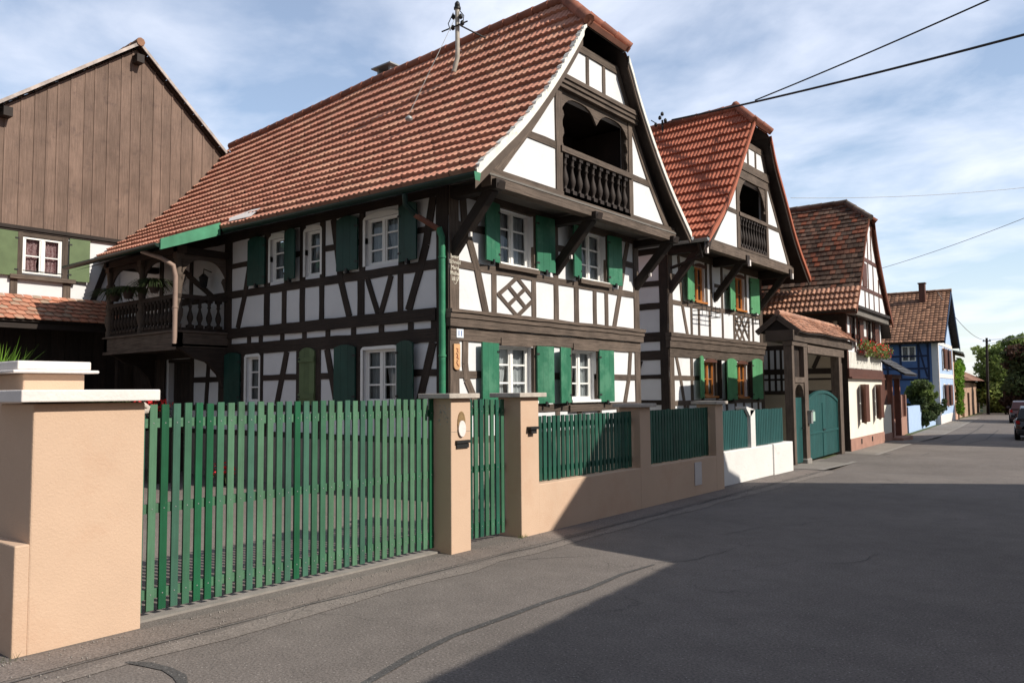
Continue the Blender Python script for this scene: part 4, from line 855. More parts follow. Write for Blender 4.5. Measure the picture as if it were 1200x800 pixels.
# ================================================================== portal with green gates
FP = frame((-6.457, 18.48), (-.063, .998)); zb = -.165
PT = thing('courtyard_portal', 'timber courtyard portal with small tiled roof and teal arched double gate', 'gateway', (*FP(2.5, 0, 0)[:2], zb))
for a0, a1, zt_, q0, q1, rn in ((0, .17, 2.70, -.2, 0, .6), (.98, 1.30, 2.70, -.22, .01, .8), (4.56, 4.85, 2.62, -.22, .01, .8), (4.87, 5.1, 2.4, -.18, -.03, .2)):
    t = MB(FP); t.box(a0, a1, zb, zt_, q0, q1, rn); t.build('gate_post', WOOD, PT, bevel=.01)
t = MB(FP); t.box(1.30, 5.15, 2.56, 2.76, -.2, .02, .9); t.box(-.02, 1.30, 2.70, 2.80, -.21, .015, .5); t.box(.17, .98, 1.82, 1.95, -.2, .005, .8); t.box(-.05, 6.1, 2.81, 3.06, -.6, .05, .2); t.build('lintel', WOOD, PT)
t = MB(FP)
for k in range(5): t.box(.17+k*.162, .17+(k+1)*.162-.004, 1.95, 2.70, -.14, -.11)
t.build('transom_boards', DWOOD, PT)
m = MB(FP); K = 12
for i in range(K):
    x0, x1 = .17+.81*i/K, .17+.81*(i+1)/K; e_ = lambda x: 1.45+.33*math.sqrt(max(0, 1-((x-.575)/.405)**2)); m.poly([(x0, e_(x0)), (x1, e_(x1)), (x1, 1.82), (x0, 1.82)], -.15, -.02, .5)
m.build('door_arch_board', WOOD, PT)
m = MB(FP)
for k in range(6): m.box(.18+k*.13, .18+(k+1)*.13-.006, zb+.06, 1.46, -.12, -.08)
o = m.build('wicket_door', TEAL, PT); m = MB(FP); m.tube([(.86, .72, -.07), (.86, .72, -.02), (.80, .72, -.02)], .012, 6); m.build('handle', IRON, o)
for s0, s1 in ((1.31, 2.93), (2.935, 4.55)):
    m = MB(FP); K = 10
    for i in range(K):
        x0, x1 = s0+(s1-s0)*i/K, s0+(s1-s0)*(i+1)/K-.004; f = lambda x: 1.36+.26*(1-((x-2.93)/1.62)**2); m.poly([(x0, zb+.07), (x1, zb+.07), (x1, f(x1)), (x0, f(x0))], -.12, -.08)
    m.box(s0, s1, .52, .58, -.081, -.06); 
    for i in range(K): 
        x0, x1 = s0+(s1-s0)*i/K, s0+(s1-s0)*(i+1)/K; m.poly([(x0, f(x0)-.07), (x1, f(x1)-.07), (x1, f(x1)+.01), (x0, f(x0)+.01)], -.13, -.055)
    m.box(s0, s0+.05, zb+.07, 1.3, -.08, -.065); m.box(s1-.05, s1, zb+.07, 1.3, -.08, -.065)
    o = m.build('gate_leaf', TEAL, PT)
    if s0 < 2: q = MB(FP); q.tube([(2.85, .6, -.07), (2.85, .6, -.02), (2.95, .6, -.02)], .015, 6); q.build('handle', IRON, o)
m = MB(FP); m.box(1.12, 1.28, .82, 1.12, .01, .10); m.box(1.10, 1.30, 1.12, 1.14, .0, .13); o = m.build('letter_box', ZINC, PT); m = MB(FP); m.box(1.30, 1.52, .87, 1.10, .02, .09); m.build('bell_box', mat('pale_green_enamel', (.35, .5, .42), .4, .1, 5), PT)
m = MB(FP); m.box(.94, 1.33, zb-.02, zb+.14, -.25, .04); m.build('post_base_stone', KERB, PT, bevel=.03)
rp = lambda u, v: Vector(FP(u, 3.50-.42*v-.015*math.sin(u*2.1)-.02*math.sin(u*.9+1), -.35+.50*v)); rq = lambda u, v: Vector(FP(u, 3.50-.42*v, -.35-.50*v))
roof_tiles('roof', TILE4, PT, rp, .1, 6.3, .17, 6, FLAT, None, step=.022, soft=1, jit=.01); roof_tiles('roof_slope', TILE4, PT, rq, .1, 6.3, .34, 5, FLAT, None, step=.022)
under('roof_underside', DWOOD, PT, rp, .1, 6.3, 8, 1, .05); under('roof_underside', DWOOD, PT, rq, .1, 6.3, 8, 1, .05)
ridge_caps('ridge_tiles', TILE4, PT, [rp(.1, 0)+Vector((0, 0, .02)), rp(6.3, 0)+Vector((0, 0, .02))], .08, .35)
m = MB(); 
for fn in (rp, rq):
    a, b = fn(.08, 0), fn(.08, 1); m.beam(tuple(a-Vector((0, 0, .08))), tuple(b-Vector((0, 0, .06))), .03, .13)
m.build('verge_board', WOOD, PT)
m = MB(FP); m.add([(.16, 3.02, .10), (.16, 3.44, -.35), (.16, 3.02, -.80)], [(0, 1, 2)]); m.build('gable_board', DWOOD, PT)

# ================================================================== HOUSE 3 (cream ground floor, geraniums)
F3 = frame((-6.95, 23.96), (-.052, .9986)); z3 = -.215
H3 = thing('village_house', 'cream and timber house with dark mossy steep roof, brown shutters and red geranium boxes', 'house', (*F3(3.2, 0, -4)[:2], z3))
S3 = lambda a, b, n: F3(.8-n, b, a)         # side facade: a = depth (negative), n outwards towards the camera
g3 = [(2.22, 2.72, .62, 1.78), (4.45, 4.95, .68, 1.78), (2.0, 2.36, 3.05, 3.85), (4.25, 4.62, 3.05, 3.85)]
m = MB(F3); m.wall(.8, 5.7, z3, 2.02, g3[:2], 0, .18); m.build('ground_floor_wall', CREAM, H3)
m = MB(F3); m.wall(.8, 5.7, 2.02, 4.0, g3[2:], -.02, .16); m.build('upper_wall', WHITE, H3)
m = MB(F3); m.box(.79, 5.72, z3-.05, .16, -.1, .025); 
pl = m.build('plinth', PINKST, H3); m = MB(F3)
for s_ in (2.1, 3.65): m.box(s_, s_+.16, -.06, .10, .02, .03)
m.build('cellar_vent', DARK, pl)
m = MB(F3); m.box(.78, 5.75, 1.99, 2.28, -.05, .05, .2); m.box(.78, 5.78, 1.97, 2.02, -.05, .12, .9); m.build('floor_band', BRSH, H3)
m = MB(S3)
m.quad((-12, z3, 0), (-.01, z3, 0), (-.01, 4.2, 0), (-12, 4.2, 0)); m.build('side_wall', BEIGE, H3)
m = MB(); 
for q in ((F3(5.7, z3, 0), F3(5.7, z3, -12), F3(5.7, 4.2, -12), F3(5.7, 4.2, 0)), (F3(.8, z3, -12), F3(5.7, z3, -12), F3(5.7, 4.2, -12), F3(.8, 4.2, -12))): m.quad(*q)
m.build('rear_wall', BEIGE, H3)
t = MB(S3); t.box(-.25, 0, z3, 4.1, -.02, .02)
for a, b in ((2.13, 2.30), (1.94, 2.0), (3.72, 4.1), (1.5, 1.62)): t.box(-12, -.25, a, b, -.02, .015)
for x in (-1.30, -1.84, -3.2, -4.2): t.box(x, x+.13, .9, 3.75, -.02, .014)
for x in (-2.02, -2.20, -2.40, -2.62, -2.84, -3.02): t.box(x, x+.075, 1.62, 2.9, -.02, .013)
t.bar((-1.0, 2.30), (-.72, 2.9), .12, -.02, .016); t.bar((-.72, 3.0), (-.42, 3.72), .12, -.02, .017); t.box(-12, -.25, 2.9, 3.05, -.02, .0155)
t.build('side_frame', SWOOD, H3)
m = MB(S3); m.quad((-3.1, 1.62, .003), (-1.84, 1.62, .003), (-1.84, 2.9, .003), (-3.1, 2.9, .003)); m.build('white_panels', WHITE, H3)
t = MB(F3); t.box(.8, .95, 2.28, 4.0, -.03, 0); t.box(5.55, 5.7, 2.28, 4.0, -.03, 0); t.box(.95, 5.55, 3.25, 3.37, -.03, -.002); t.box(.95, 5.55, 3.88, 4.0, -.03, -.002)
for a in (1.3, 1.9, 2.37, 2.68, 3.62, 4.14, 4.63, 5.05): t.box(a, a+.1, 2.28 if a in (1.9, 4.14, 2.68) else 3.0, 3.88, -.03, -.003)
t.build('upper_frame', BRSH, H3)
for h in g3: window(H3, F3, *h, rec=.1, cols=1, rowsn=2, curtain=None, sill=False)
for a0, a1, b0, b1, hg, op in ((1.86, 2.22, .60, 1.80, 'r', .2), (2.73, 3.1, .60, 1.80, 'l', .05), (4.08, 4.45, .66, 1.80, 'r', .2), (4.96, 5.35, .66, 1.80, 'l', .05),
                               (1.45, 1.95, 3.02, 3.88, 'r', .12), (2.37, 2.70, 3.02, 3.86, 'l', .04), (3.78, 4.22, 3.02, 3.88, 'r', .12), (4.63, 4.98, 3.02, 3.86, 'l', .04)):
    shutter(H3, F3, a0, a1, b0, b1, BRSH, .03, hg, op, stay=False)
m = MB(F3)
for k in range(26): m.box(.96+k*.18, .96+k*.18+.15, 2.30, 2.80, -.01, .012)
m.build('balcony_boarding', mat('white_painted_boards', (.70, .68, .62), .8, .15, 6, grain=.2), H3)
GB = lambda a, b, n: F3(a, b, n+.3)
w_ = MB(GB); w_.poly([(.85, 4.1), (5.4, 4.1), (4.6, 5.05), (3.65, 6.3), (3.1, 7.15), (2.4, 6.95), (1.9, 6.3), (1.5, 5.6), (.95, 4.75)], -.1, 0, .5); w_.build('gable_wall', WHITE, H3)
t = MB(GB); t.line([(.9, 4.2), (1.5, 5.6), (2.45, 7.0)], .12, -.05, .02); t.line([(5.3, 4.15), (4.5, 5.1), (3.55, 6.3), (3.15, 7.1)], .14, -.05, .02)
t.box(1.1, 4.9, 4.72, 4.84, -.05, .018); t.box(1.6, 4.2, 5.68, 5.8, -.05, .018); 
for a, z0_, z1_ in ((2.0, 4.1, 5.68), (2.55, 4.1, 5.68), (3.3, 4.1, 5.68), (4.1, 4.1, 5.3), (2.6, 5.8, 6.8), (3.1, 5.8, 6.8)): t.box(a, a+.1, z0_, z1_, -.05, .016)
t.build('gable_frame', BRSH, H3)
m = MB(GB); m.box(1.78, 2.35, 4.85, 5.60, 0, .03); m.build('gable_shutter', BRSH, H3)
m = MB(); m.add([F3(.6, 3.93, 0), F3(5.75, 3.93, 0), F3(5.75, 3.88, .33), F3(.6, 3.88, .33), F3(.6, 4.12, 0), F3(5.75, 4.12, 0), F3(5.75, 4.12, .34), F3(.6, 4.12, .34)], [(0, 1, 2, 3), (3, 2, 6, 7), (0, 3, 7, 4), (1, 5, 6, 2), (4, 5, 6, 7)]); m.build('jetty_cove', SOFF, H3)
m = MB(F3); m.box(.55, 5.8, 4.06, 4.15, .2, .42, .2); m.build('jetty_moulding', DWOOD, H3)
v3 = .42
L3 = [(3.0, 7.80), (2.5, 7.1), (1.9, 6.42), (1.5, 5.72), (.95, 4.86), (.25, 3.98)]; R3 = [(3.0, 7.80), (3.3, 7.1), (3.62, 6.35), (4.6, 5.1), (5.75, 3.98)]
L3f, R3f = profile(smooth_prof(L3)), profile(smooth_prof(R3)); sp = .80
sag3 = lambda u: .05*math.sin(u*1.3)*.6
PA = lambda u, v: Vector(F3(L3f(v*sp)[0], L3f(v*sp)[1]+sag3(u)*(1-v), u)); PB = lambda u, v: Vector(F3(L3f(sp+v*(1-sp))[0], L3f(sp+v*(1-sp))[1]+.03*(1-v), u)); PC = lambda u, v: Vector(F3(R3f(v)[0], R3f(v)[1], u))
hip3 = lambda f, s=1: (lambda v: (-99, v3 if f(v*s)[1] < 7.1 else v3-.8*(f(v*s)[1]-7.1)/.7))
roof_tiles('roof', TILE3, H3, PA, -12, v3, .17, 19, FLAT, hip3(L3f, sp), step=.03, soft=1, jit=.012)
roof_tiles('lower_roof', TILE4, H3, PB, -12, v3+.02, .14, 4, [(0, .0), (.25, .035), (.5, .04), (.8, .0), (.98, 0)], None, step=.05)
roof_tiles('roof_slope', TILE3, H3, PC, -12, v3, .34, 24, FLAT, hip3(R3f), step=.03)
for fn, s_ in ((lambda u, v: PA(u, v), 0), (PB, 0), (PC, 0)): under('roof_underside', RUST, H3, fn, -12, v3-.0 if fn is PB else v3-.0, 6, 8, .08) if fn is PB else under('roof_underside', RUST, H3, fn, -12, -.4, 3, 8, .08)
m = MB()
for fn, f_ in ((lambda u, v: PA(u, v), lambda v: L3f(v*sp)), (PC, R3f)):
    for k in range(10):
        a, b = k/10, (k+1)/10
        xa, xb = [v3 if f_(q)[1] < 7.1 else v3-.8*(f_(q)[1]-7.1)/.7 for q in (a, b)]
        m.quad(*[tuple(p_-Vector((0, 0, .07))) for p_ in (fn(-.4, a), fn(xa, a), fn(xb, b), fn(-.4, b))])
m.build('verge_soffit', RUST, H3)
ap, hl, hr = Vector(F3(3.0, 7.82, v3-.8)), Vector(F3(2.5, 7.13, v3+.02)), Vector(F3(3.3, 7.13, v3+.02))
m = MB(); m.quad(tuple(ap), tuple(hl), tuple(hr)); m.quad(*[tuple(p_-Vector((0, 0, .1))) for p_ in (ap, hl, hr)]); m.build('hip_tiles', TILE3, H3)
ridge_caps('ridge_tiles', mat('old_grey_ridge_tiles', (.11, .085, .07), .9, .3, 4, rnd=.3), H3, [F3(3.0, 7.83, -12), ap, hl], .10, .4); ridge_caps('hip_ridge_tiles', TILE3, H3, [ap, hr], .1, .4)
m = MB(lambda a, b, n: F3(a, b, n+v3)); verge(m, [p_ for p_ in smooth_prof(R3) if p_[1] < 7.12], 0, .2, -.02, .02); m.build('barge_board', RUST, H3); m = MB(lambda a, b, n: F3(a, b, n+v3)); verge(m, [p_ for p_ in smooth_prof(L3) if p_[1] < 7.12], 0, .12, -.02, .02); m.build('barge_board', RUST, H3)
gutter(H3, F3(.18, 3.98, -12), F3(.18, 3.98, v3), .06, DWOOD)
for i, (a0, a1, dsc) in enumerate(((1.95, 3.55, 'window box full of red geraniums on the cream house, nearer the portal'), (3.9, 5.7, 'window box full of red geraniums on the cream house, farther from the portal'))):
    bx = thing('flower_box', dsc, 'flower box', F3((a0+a1)/2, 2.7, .2), 'geranium boxes on the cream house')
    m = MB(F3); m.box(a0, a1, 2.72, 2.88, .06, .24); m.build('box', BRSH, bx)
    for nm, mm, n_, sz, sd in (('leaves', LEAF['mid'], 420, .06, 1), ('blossoms', REDF, 200, .045, 2), ('pale_blossoms', WHTF, 30, .04, 3)):
        m = MB()
        for k in range(5): c = F3(a0+(a1-a0)*(k+.5)/5, 2.93 if nm != 'blossoms' else 2.96, .22); leaves(c, (.24, .26, .27), n_//5, sz, m, i*50+sd*10+k, .2)
        m.build(nm, mm, bx)

# ================================================================== walls, gates and fences along the lane
def slat_panel(name, lab, cat, F, a0, a1, b0, b1, n_, wd, mt, rails, group=None, th=.02, vary=False, z0=0, nail=False, gap_top=0):
    t = thing(name, lab, cat, F((a0+a1)/2, b0, 0), group)
    pitch = (a1-a0)/n_
    for k in range(n_):
        m = MB(F); x = a0+pitch*(k+.5); dz = rj(.006)
        m.box(x-wd/2, x+wd/2, b0+rj(.005), b1+dz, 0+rj(.0015), th)
        mm = mt
        if vary: mm = SLATS[(2 if k in (2, 5, 6, 15, 33) else random.choice((0, 0, 1, 3)))] if vary == 1 else random.choice(mt)
        o = m.build('slat', mm, t)
        if nail and k % 1 == 0:
            q = MB(F)
            for zr in rails: q.box(x-.004, x+.004, zr-.004, zr+.004, th, th+.003)
            q.build('screw', ZINC, o)
    for zr in rails:
        m = MB(F); m.box(a0, a1, zr-.035, zr+.035, -.032, -.003); m.build('rail', SLATS[0] if vary == 1 else (mt[0] if isinstance(mt, list) else mt), t)
    return t
FG = FX(-5.86)
slat_panel('driveway_gate', 'long green slatted driveway gate between the apricot pillars', 'gate', FG, 2.785, 5.93, .05, 1.585, 34, .056, None, (.17, .80, 1.44), vary=1, nail=True)
slat_panel('garden_gate', 'narrow green slatted pedestrian gate between two apricot pillars', 'gate', FX(-5.84), 6.24, 7.07, .05, 1.57, 9, .056, [SLATS[1], FGREEN, SLATS[1]], (.17, .80, 1.44), vary=2, nail=True)
slat_panel('fence_panel', 'dark green slatted fence panel on the apricot wall, next to the pedestrian gate', 'fence', FX(-5.74), 7.47, 9.78, .58, 1.36, 24, .062, FGREEN, (.70, 1.24), 'green fence panels on the apricot wall')
slat_panel('fence_panel', 'dark green slatted fence panel on the apricot wall, the one farther from the gate', 'fence', FX(-5.74), 10.12, 12.28, .58, 1.37, 24, .062, FGREEN, (.70, 1.25), 'green fence panels on the apricot wall')
slat_panel('fence_panel', 'teal green slatted fence panel on the white wall, left of the white post', 'fence', FX(-5.84), 12.6, 14.18, .60, 1.29, 21, .058, TEAL, (.70, 1.2), 'teal fence panels on the white wall', th=.015)
slat_panel('fence_panel', 'teal green slatted fence panel on the white wall, right beside the portal', 'fence', FX(-5.84), 14.45, 16.0, .60, 1.28, 18, .07, TEAL, (.70, 1.2), 'teal fence panels on the white wall', th=.015)
# left pillar
P1 = thing('gate_pillar', 'broad stepped apricot gate pillar with white coping, left of the driveway gate', 'pillar', (-6.0, 2.4, 0))
m = MB(); m.box(-6.24, -5.65, 2.03, 2.765, -.02, 1.60); m.build('pillar_block', ORANGE, P1, bevel=.012)
m = MB(); m.box(-6.25, -5.653, 1.945, 2.035, -.02, .70); m.build('pillar_step', ORANGE, P1, bevel=.01)
m = MB(); m.box(-6.9, -6.245, 2.17, 2.59, -.02, 1.815); m.build('rear_pillar', ORANGE, P1, bevel=.012)
m = MB(); m.box(-6.28, -5.56, 1.925, 2.83, 1.612, 1.692); m.build('coping', CAPW, P1, bevel=.008)
m = MB(); m.box(-6.95, -6.17, 2.08, 2.665, 1.817, 1.84); m.box(-6.92, -6.21, 2.12, 2.62, 1.84, 1.905); m.build('rear_coping', CAPW, P1, bevel=.01)
m = MB(); m.tube([(-5.80, 2.74, 1.58), (-5.80, 2.83, 1.578), (-5.80, 2.855, 1.56), (-5.80, 2.85, 1.535), (-5.80, 2.79, 1.53)], .022, 8); m.build('gate_stop', CAPG, P1)
m = MB(); m.box(-9.5, -6.9, 2.2, 2.5, 0, 1.25); m.build('side_wall', ORANGE, P1)
def pillar(name, lab, y0, y1, h, xf=-5.6, dp=.34, mt=ORANGE, parent=None):
    p_ = parent or thing(name, lab, 'pillar', (xf-dp/2, (y0+y1)/2, 0))
    m = MB(); m.box(xf-dp, xf, y0, y1, -.02, h); o = m.build('pillar', mt, p_, bevel=.008)
    m = MB(); m.box(xf-dp-.06, xf+.06, y0-.085, y1+.085, h+.001, h+.052); m.build('coping', CAPG, o, bevel=.006); return p_
P2 = pillar('gate_pillar', 'slim apricot gate pillar with an oval bell plate and black letter slot', 5.925, 6.225, 1.59)
m = MB(FX(-5.6)); K = 16
m.poly([(6.075+.058*math.cos(2*math.pi*i/K), 1.325+.13*math.sin(2*math.pi*i/K)) for i in range(K)], .001, .012); bp = m.build('bell_plate', mat('old_brass', (.30, .20, .10), .45, .35, 30, metallic=.3), P2)
m = MB(FX(-5.6)); m.poly([(6.075+.055*math.cos(2*math.pi*i/K), 1.275+.085*math.sin(2*math.pi*i/K)) for i in range(K)], .0125, .022); m.build('porcelain_oval', CAPW, bp)
m = MB(FX(-5.6)); m.box(5.985, 6.19, 1.125, 1.155, .001, .03); m.box(5.995, 6.18, 1.075, 1.12, .001, .018); m.build('letter_slot', IRON, P2)
m = MB(FY(5.925)); rv = random.Random(4)
for k in range(60):
    a_, b_, q = -5.72+rv.gauss(0, .045), 1.44+rv.gauss(0, .06), rv.uniform(.003, .012)
    if -5.93 < a_ < -5.61 and b_ < 1.58: m.poly([(a_-q, b_), (a_, b_-q*.8), (a_+q, b_+q*.3), (a_+q*.2, b_+q)], .0005, .002)
m.build('flaked_render', CAPG, P2)
m = MB(FX(-5.6)); m.box(5.93, 6.22, 1.243, 1.247, -.002, .0015); m.build('render_crack', PLINTH, P2)
W1 = thing('garden_wall', 'low apricot rendered garden wall with three tall pillars in front of the first house', 'wall', (-5.7, 9.8, 0))
m = MB(); m.box(-5.86, -5.603, 7.42, 12.6, -.02, .57); m.build('wall_base', ORANGE, W1, bevel=.008)
for y0, y1, h in ((7.085, 7.425, 1.59), (9.80, 10.10, 1.42), (12.30, 12.595, 1.42)): pillar('', '', y0, y1, h, parent=W1)
m = MB(FX(-5.6)); m.box(7.19, 7.35, 1.22, 1.25, 0, .07); m.box(7.22, 7.32, 1.17, 1.22, 0, .05); m.build('letter_flap', IRON, W1)
m = MB(FX(-5.6)); m.box(11.48, 11.72, .16, .52, -.0, .008); m.build('meter_door', mat('grey_meter_cover', (.55, .5, .48), .6, .05, 5), W1)
W2 = thing('garden_wall', 'low whitewashed garden wall with one white post beside the portal', 'wall', (-5.8, 14.5, 0))
WW = mat('whitewash_grimy', (.66, .64, .62), .9, .05, 2, .3, 30, stain=((.30, .27, .22), 1.6, .62, .55))
m = MB(); m.box(-6.0, -5.75, 12.62, 16.1, -.1, .585); m.box(-6.02, -5.72, 15.2, 16.25, -.1, .595); m.build('wall_base', WW, W2, bevel=.015)
m = MB(); m.box(-5.98, -5.77, 14.2, 14.42, .5, 1.28); m.add([(-5.98, 14.02, 1.35), (-5.77, 14.02, 1.35), (-5.77, 14.42, 1.28), (-5.98, 14.42, 1.28), (-5.98, 14.02, 1.31), (-5.77, 14.02, 1.31), (-5.77, 14.2, 1.15), (-5.98, 14.2, 1.15)], [(0, 1, 2, 3), (4, 5, 6, 7), (1, 5, 6, 2), (0, 4, 7, 3), (0, 1, 5, 4)]); m.build('post', WW, W2)
m = MB(); m.box(-6.4, -5.85, 16.1, 18.3, -.2, -.02, .5)
thr = MB(); thr.box(-5.95, -5.77, 2.78, 5.93, -.02, .018); tag(thr.build('gate_threshold', KERB, None, off=(-5.86, 4.3, 0)), kind='structure')

# ================================================================== BARN behind the courtyard
FB_ = FX(-19.3)
BN = thing('barn', 'tall barn clad in brown vertical boards with a white lower storey and green-shuttered window', 'barn', (-22, 7, 0))
bw = [(6.60, 7.42, 4.36, 5.20)]
m = MB(FB_); m.wall(-1.5, 11.3, 0, 5.42, bw, 0, .15); m.build('lower_wall', WHITE, BN)
yy = -1.5; nb_ = 0; m = MB(FB_)
zt = lambda y: min(10.28-(9.02-y)*.782 if y < 9.02 else 10.28-(y-9.02)*.92, 99)
while yy < 11.3:
    wd = random.choice((.22, .25, .28, .31)); a, b = yy, min(yy+wd-.006, 11.35); 
    top = [(a, zt(a)), (b, zt(b))] if not a < 9.02 < b else [(a, zt(a)), (9.02, zt(9.02)), (b, zt(b))]
    m.add([(a, 5.38, .03)]+[(b, 5.38, .03)]+[(p_[0], p_[1], .03) for p_ in reversed(top)], [tuple(range(2+len(top)))], [[(q[1] if True else 0, q[0]) for q in [(a, 5.38), (b, 5.38)]+list(reversed(top))]], random.random())
    m.box(b-.018, b+.024, 5.38, zt(b), .0305, .048) if b < 11.3 else None
    yy += wd
m.build('board_cladding', BWOOD, BN)
m = MB(FB_); m.box(-1.5, 11.3, 5.34, 5.42, .0, .09, .2); m.box(-1.5, 11.3, 5.30, 5.345, .0, .06, .9); m.build('drip_rail', DWOOD, BN)
m = MB(); 
for q in (((-19.3, 9.02, 10.28), (-26, 9.02, 10.28), (-26, -1.6, zt(-1.6)), (-19.3, -1.6, zt(-1.6))),): pass
bl = lambda u, v: Vector((u, 9.02-v*10.9, 10.40-v*10.9*.782)); br = lambda u, v: Vector((u, 9.02+v*4.0, 10.40-v*4.0*.92))
roof_tiles('roof', TILE5, BN, bl, -27, -19.12, .25, 34, FLAT, None, step=.03); roof_tiles('roof_slope', TILE5, BN, br, -27, -19.12, .25, 16, FLAT, None, step=.03)
m = MB(FX(-19.12)); verge(m, [(9.02, 10.42), (-1.88, 1.9)], 0, .07, 0, .04); m.build('verge_board', mat('weathered_white_verge', (.42, .36, .33), .8, .4, 4), BN); m = MB(FX(-19.12)); verge(m, [(9.02, 10.42), (13.0, 6.75)], 0, .07, 0, .04); m.build('verge_board', MATS['weathered_white_verge'], BN)
under('roof_underside', DWOOD, BN, bl, -27, -19.13, 3, 3, .1); under('roof_underside', DWOOD, BN, br, -27, -19.13, 3, 3, .1)
ridge_caps('ridge_tiles', TILE5, BN, [(-27, 9.02, 10.42), (-19.1, 9.02, 10.42)], .1, .4)
for y, z in ((9.0, 9.98), (6.15, 7.85)): m = MB(); m.box(-19.3, -19.0, y-.09, y+.09, z-.1, z+.1); m.build('purlin_end', DWOOD, BN)
m = MB(); 
for q in (((-26, -1.5, 0), (-19.3, -1.5, 0), (-19.3, -1.5, 2.2), (-26, -1.5, 2.2)), ((-26, 11.3, 0), (-19.3, 11.3, 0), (-19.3, 11.3, 8), (-26, 11.3, 8)), ((-26, -1.5, 0), (-26, 11.3, 0), (-26, 11.3, 8.2), (-26, 9.02, 10.3), (-26, -1.5, 2.2))): m.quad(*q)
m.build('rear_wall', WHITE, BN)
window(BN, FB_, *bw[0], rec=.03, cols=2, rowsn=2, curtain=CHECK, sill=False)
m = MB(FB_); m.box(6.50, 6.60, 4.28, 5.30, 0, .05); m.box(7.42, 7.54, 4.28, 5.30, 0, .05); m.box(6.5, 7.54, 5.21, 5.30, 0, .045); m.box(6.35, 7.7, 4.24, 4.33, 0, .12); m.box(6.38, 6.52, 3.8, 4.24, 0, .04); m.box(7.46, 7.62, 3.8, 4.24, 0, .04); m.build('window_surround', WOOD, BN)
m = MB(FB_); m.tube([(6.6, 4.43, .1), (7.42, 4.43, .1)], .012, 5); m.build('window_bar', IRON, BN)
shutter(BN, FB_, 6.02, 6.49, 4.30, 5.28, OGREEN, .05, 'r', .03, planks=1, stay=False); shutter(BN, FB_, 7.56, 8.0, 4.30, 5.28, OGREEN, .05, 'l', .03, planks=1, stay=False)
m = MB(FB_); m.bar((8.1, 3.8), (8.42, 4.75), .12, 0, .03); m.build('corner_brace', DWOOD, BN)
m = MB(FB_); m.poly([(8.45, 4.85), (8.9, 5.34), (9.2, 5.34), (9.2, 4.7)], 0, .02); m.build('brown_panel', BWOOD, BN)
bc = lambda u, v: Vector((-19.25+v*1.0, u, 3.90-v*.62))
roof_tiles('canopy_roof', TILE6, BN, bc, 0.0, 8.45, .185, 6, [(0.03, -.004), (.5, .006), (.97, -.004)], None, step=.02, soft=1, jit=.004)
# rounded tails of the canopy tiles
m = MB()
for r in range(1, 7):
    for k in range(46):
        y = k*.1837+(.092 if r % 2 else 0); v = r/6
        if y > 8.4: continue
        c = bc(y, v); n_ = Vector((.527, 0, .85)); d = (bc(y, 1)-bc(y, 0)).normalized(); P_ = [c+n_*.028+Vector((0, .085, 0)), c+n_*.028-Vector((0, .085, 0))]+[c+n_*.028+Vector((0, -.085*math.cos(a), 0))+d*.045*math.sin(a) for a in [math.pi*i/6 for i in range(1, 6)]]
        m.add([tuple(p_) for p_ in P_]+[tuple(p_-n_*.014) for p_ in P_], [tuple(range(7)), tuple(range(13, 6, -1))]+[(i, (i+1) % 7, 7+(i+1) % 7, 7+i) for i in range(7)])
m.build('tile_tails', TILE6, BN)
under('canopy_underside', DWOOD, BN, bc, 0.0, 8.45, 5, 2, .06)
m = MB()
for y in (1.0, 4.8, 8.3): m.box(-18.45, -18.31, y, y+.14, 0, 3.2); 
m.box(-18.46, -18.3, 0, 8.45, 3.08, 3.2); m.build('canopy_posts', DWOOD, BN)
m = MB(FB_); 
for k in range(28): m.box(.1+k*.31, .1+(k+1)*.31-.01, 0, 3.7, 0, .03)
m.build('stable_boarding', DWOOD, BN)
m = MB(FY(8.75))
for k in range(12): m.box(-19.2+k*.19, -19.2+(k+1)*.19-.008, .9, 2.44, .03, .055)
m.build('entrance_boarding', SWOOD, H)

# ================================================================== porch and walls beyond house 3
PO = thing('entrance_porch', 'brown door porch with small dark slate roof beyond the cream house', 'porch', (-7.9, 33.5, gz(33.5)))
FQ = frame((-7.55, 31.6), (-.06, .998)); zq = -.33
m = MB(FQ)
for s_ in (1.0, 2.6): m.box(s_, s_+.16, zq, 2.15, -.2, 0)
for s_ in (1.0, 2.6): m.box(s_, s_+.16, zq, 2.15, -1.2, -1.0)
m.box(.9, 2.9, 2.05, 2.2, -1.2, .02); m.build('porch_frame', mat('red_brown_posts', (.20, .085, .06), .7, .15, 4), PO)
m = MB(FQ); 
for k in range(9): m.box(1.16+k*.16, 1.16+(k+1)*.16-.006, zq+.12, 2.05, -1.0, -.95)
m.build('door', DWOOD, PO); m = MB(FQ); m.box(.9, 3.0, zq-.1, zq+.12, -1.2, .35); m.build('step', PINKST, PO, bevel=.02)
ps = lambda u, v: Vector(FQ(u, 2.95-.75*v, -.6+1.15*v)); pr = lambda u, v: Vector(FQ(u, 2.95-.7*v, -.6-1.1*v))
roof_tiles('roof', SLATE, PO, ps, .5, 3.4, .3, 5, FLAT, None, step=.02, soft=1); roof_tiles('roof_slope', SLATE, PO, pr, .5, 3.4, .3, 5, FLAT, None, step=.02); under('roof_underside', DWOOD, PO, ps, .5, 3.4, 3, 1, .06); under('roof_underside', DWOOD, PO, pr, .5, 3.4, 3, 1, .06)
m = MB(FQ); m.poly([(-.0, 0), (0, .01), (.0, .0)], 0, 0) if 0 else None
WA = thing('garden_wall', 'white and pink plastered wall with brown boards between the cream house and the porch', 'wall', FQ(0, zq, 0))
m = MB(FQ); m.box(-1.6, .95, zq, 1.05, -.3, -.05); m.build('wall_base', CREAM, WA); m = MB(FQ); m.box(-1.6, .96, zq-.1, .0, -.3, -.03); m.build('plinth', PINKST, WA); m = MB(FQ)
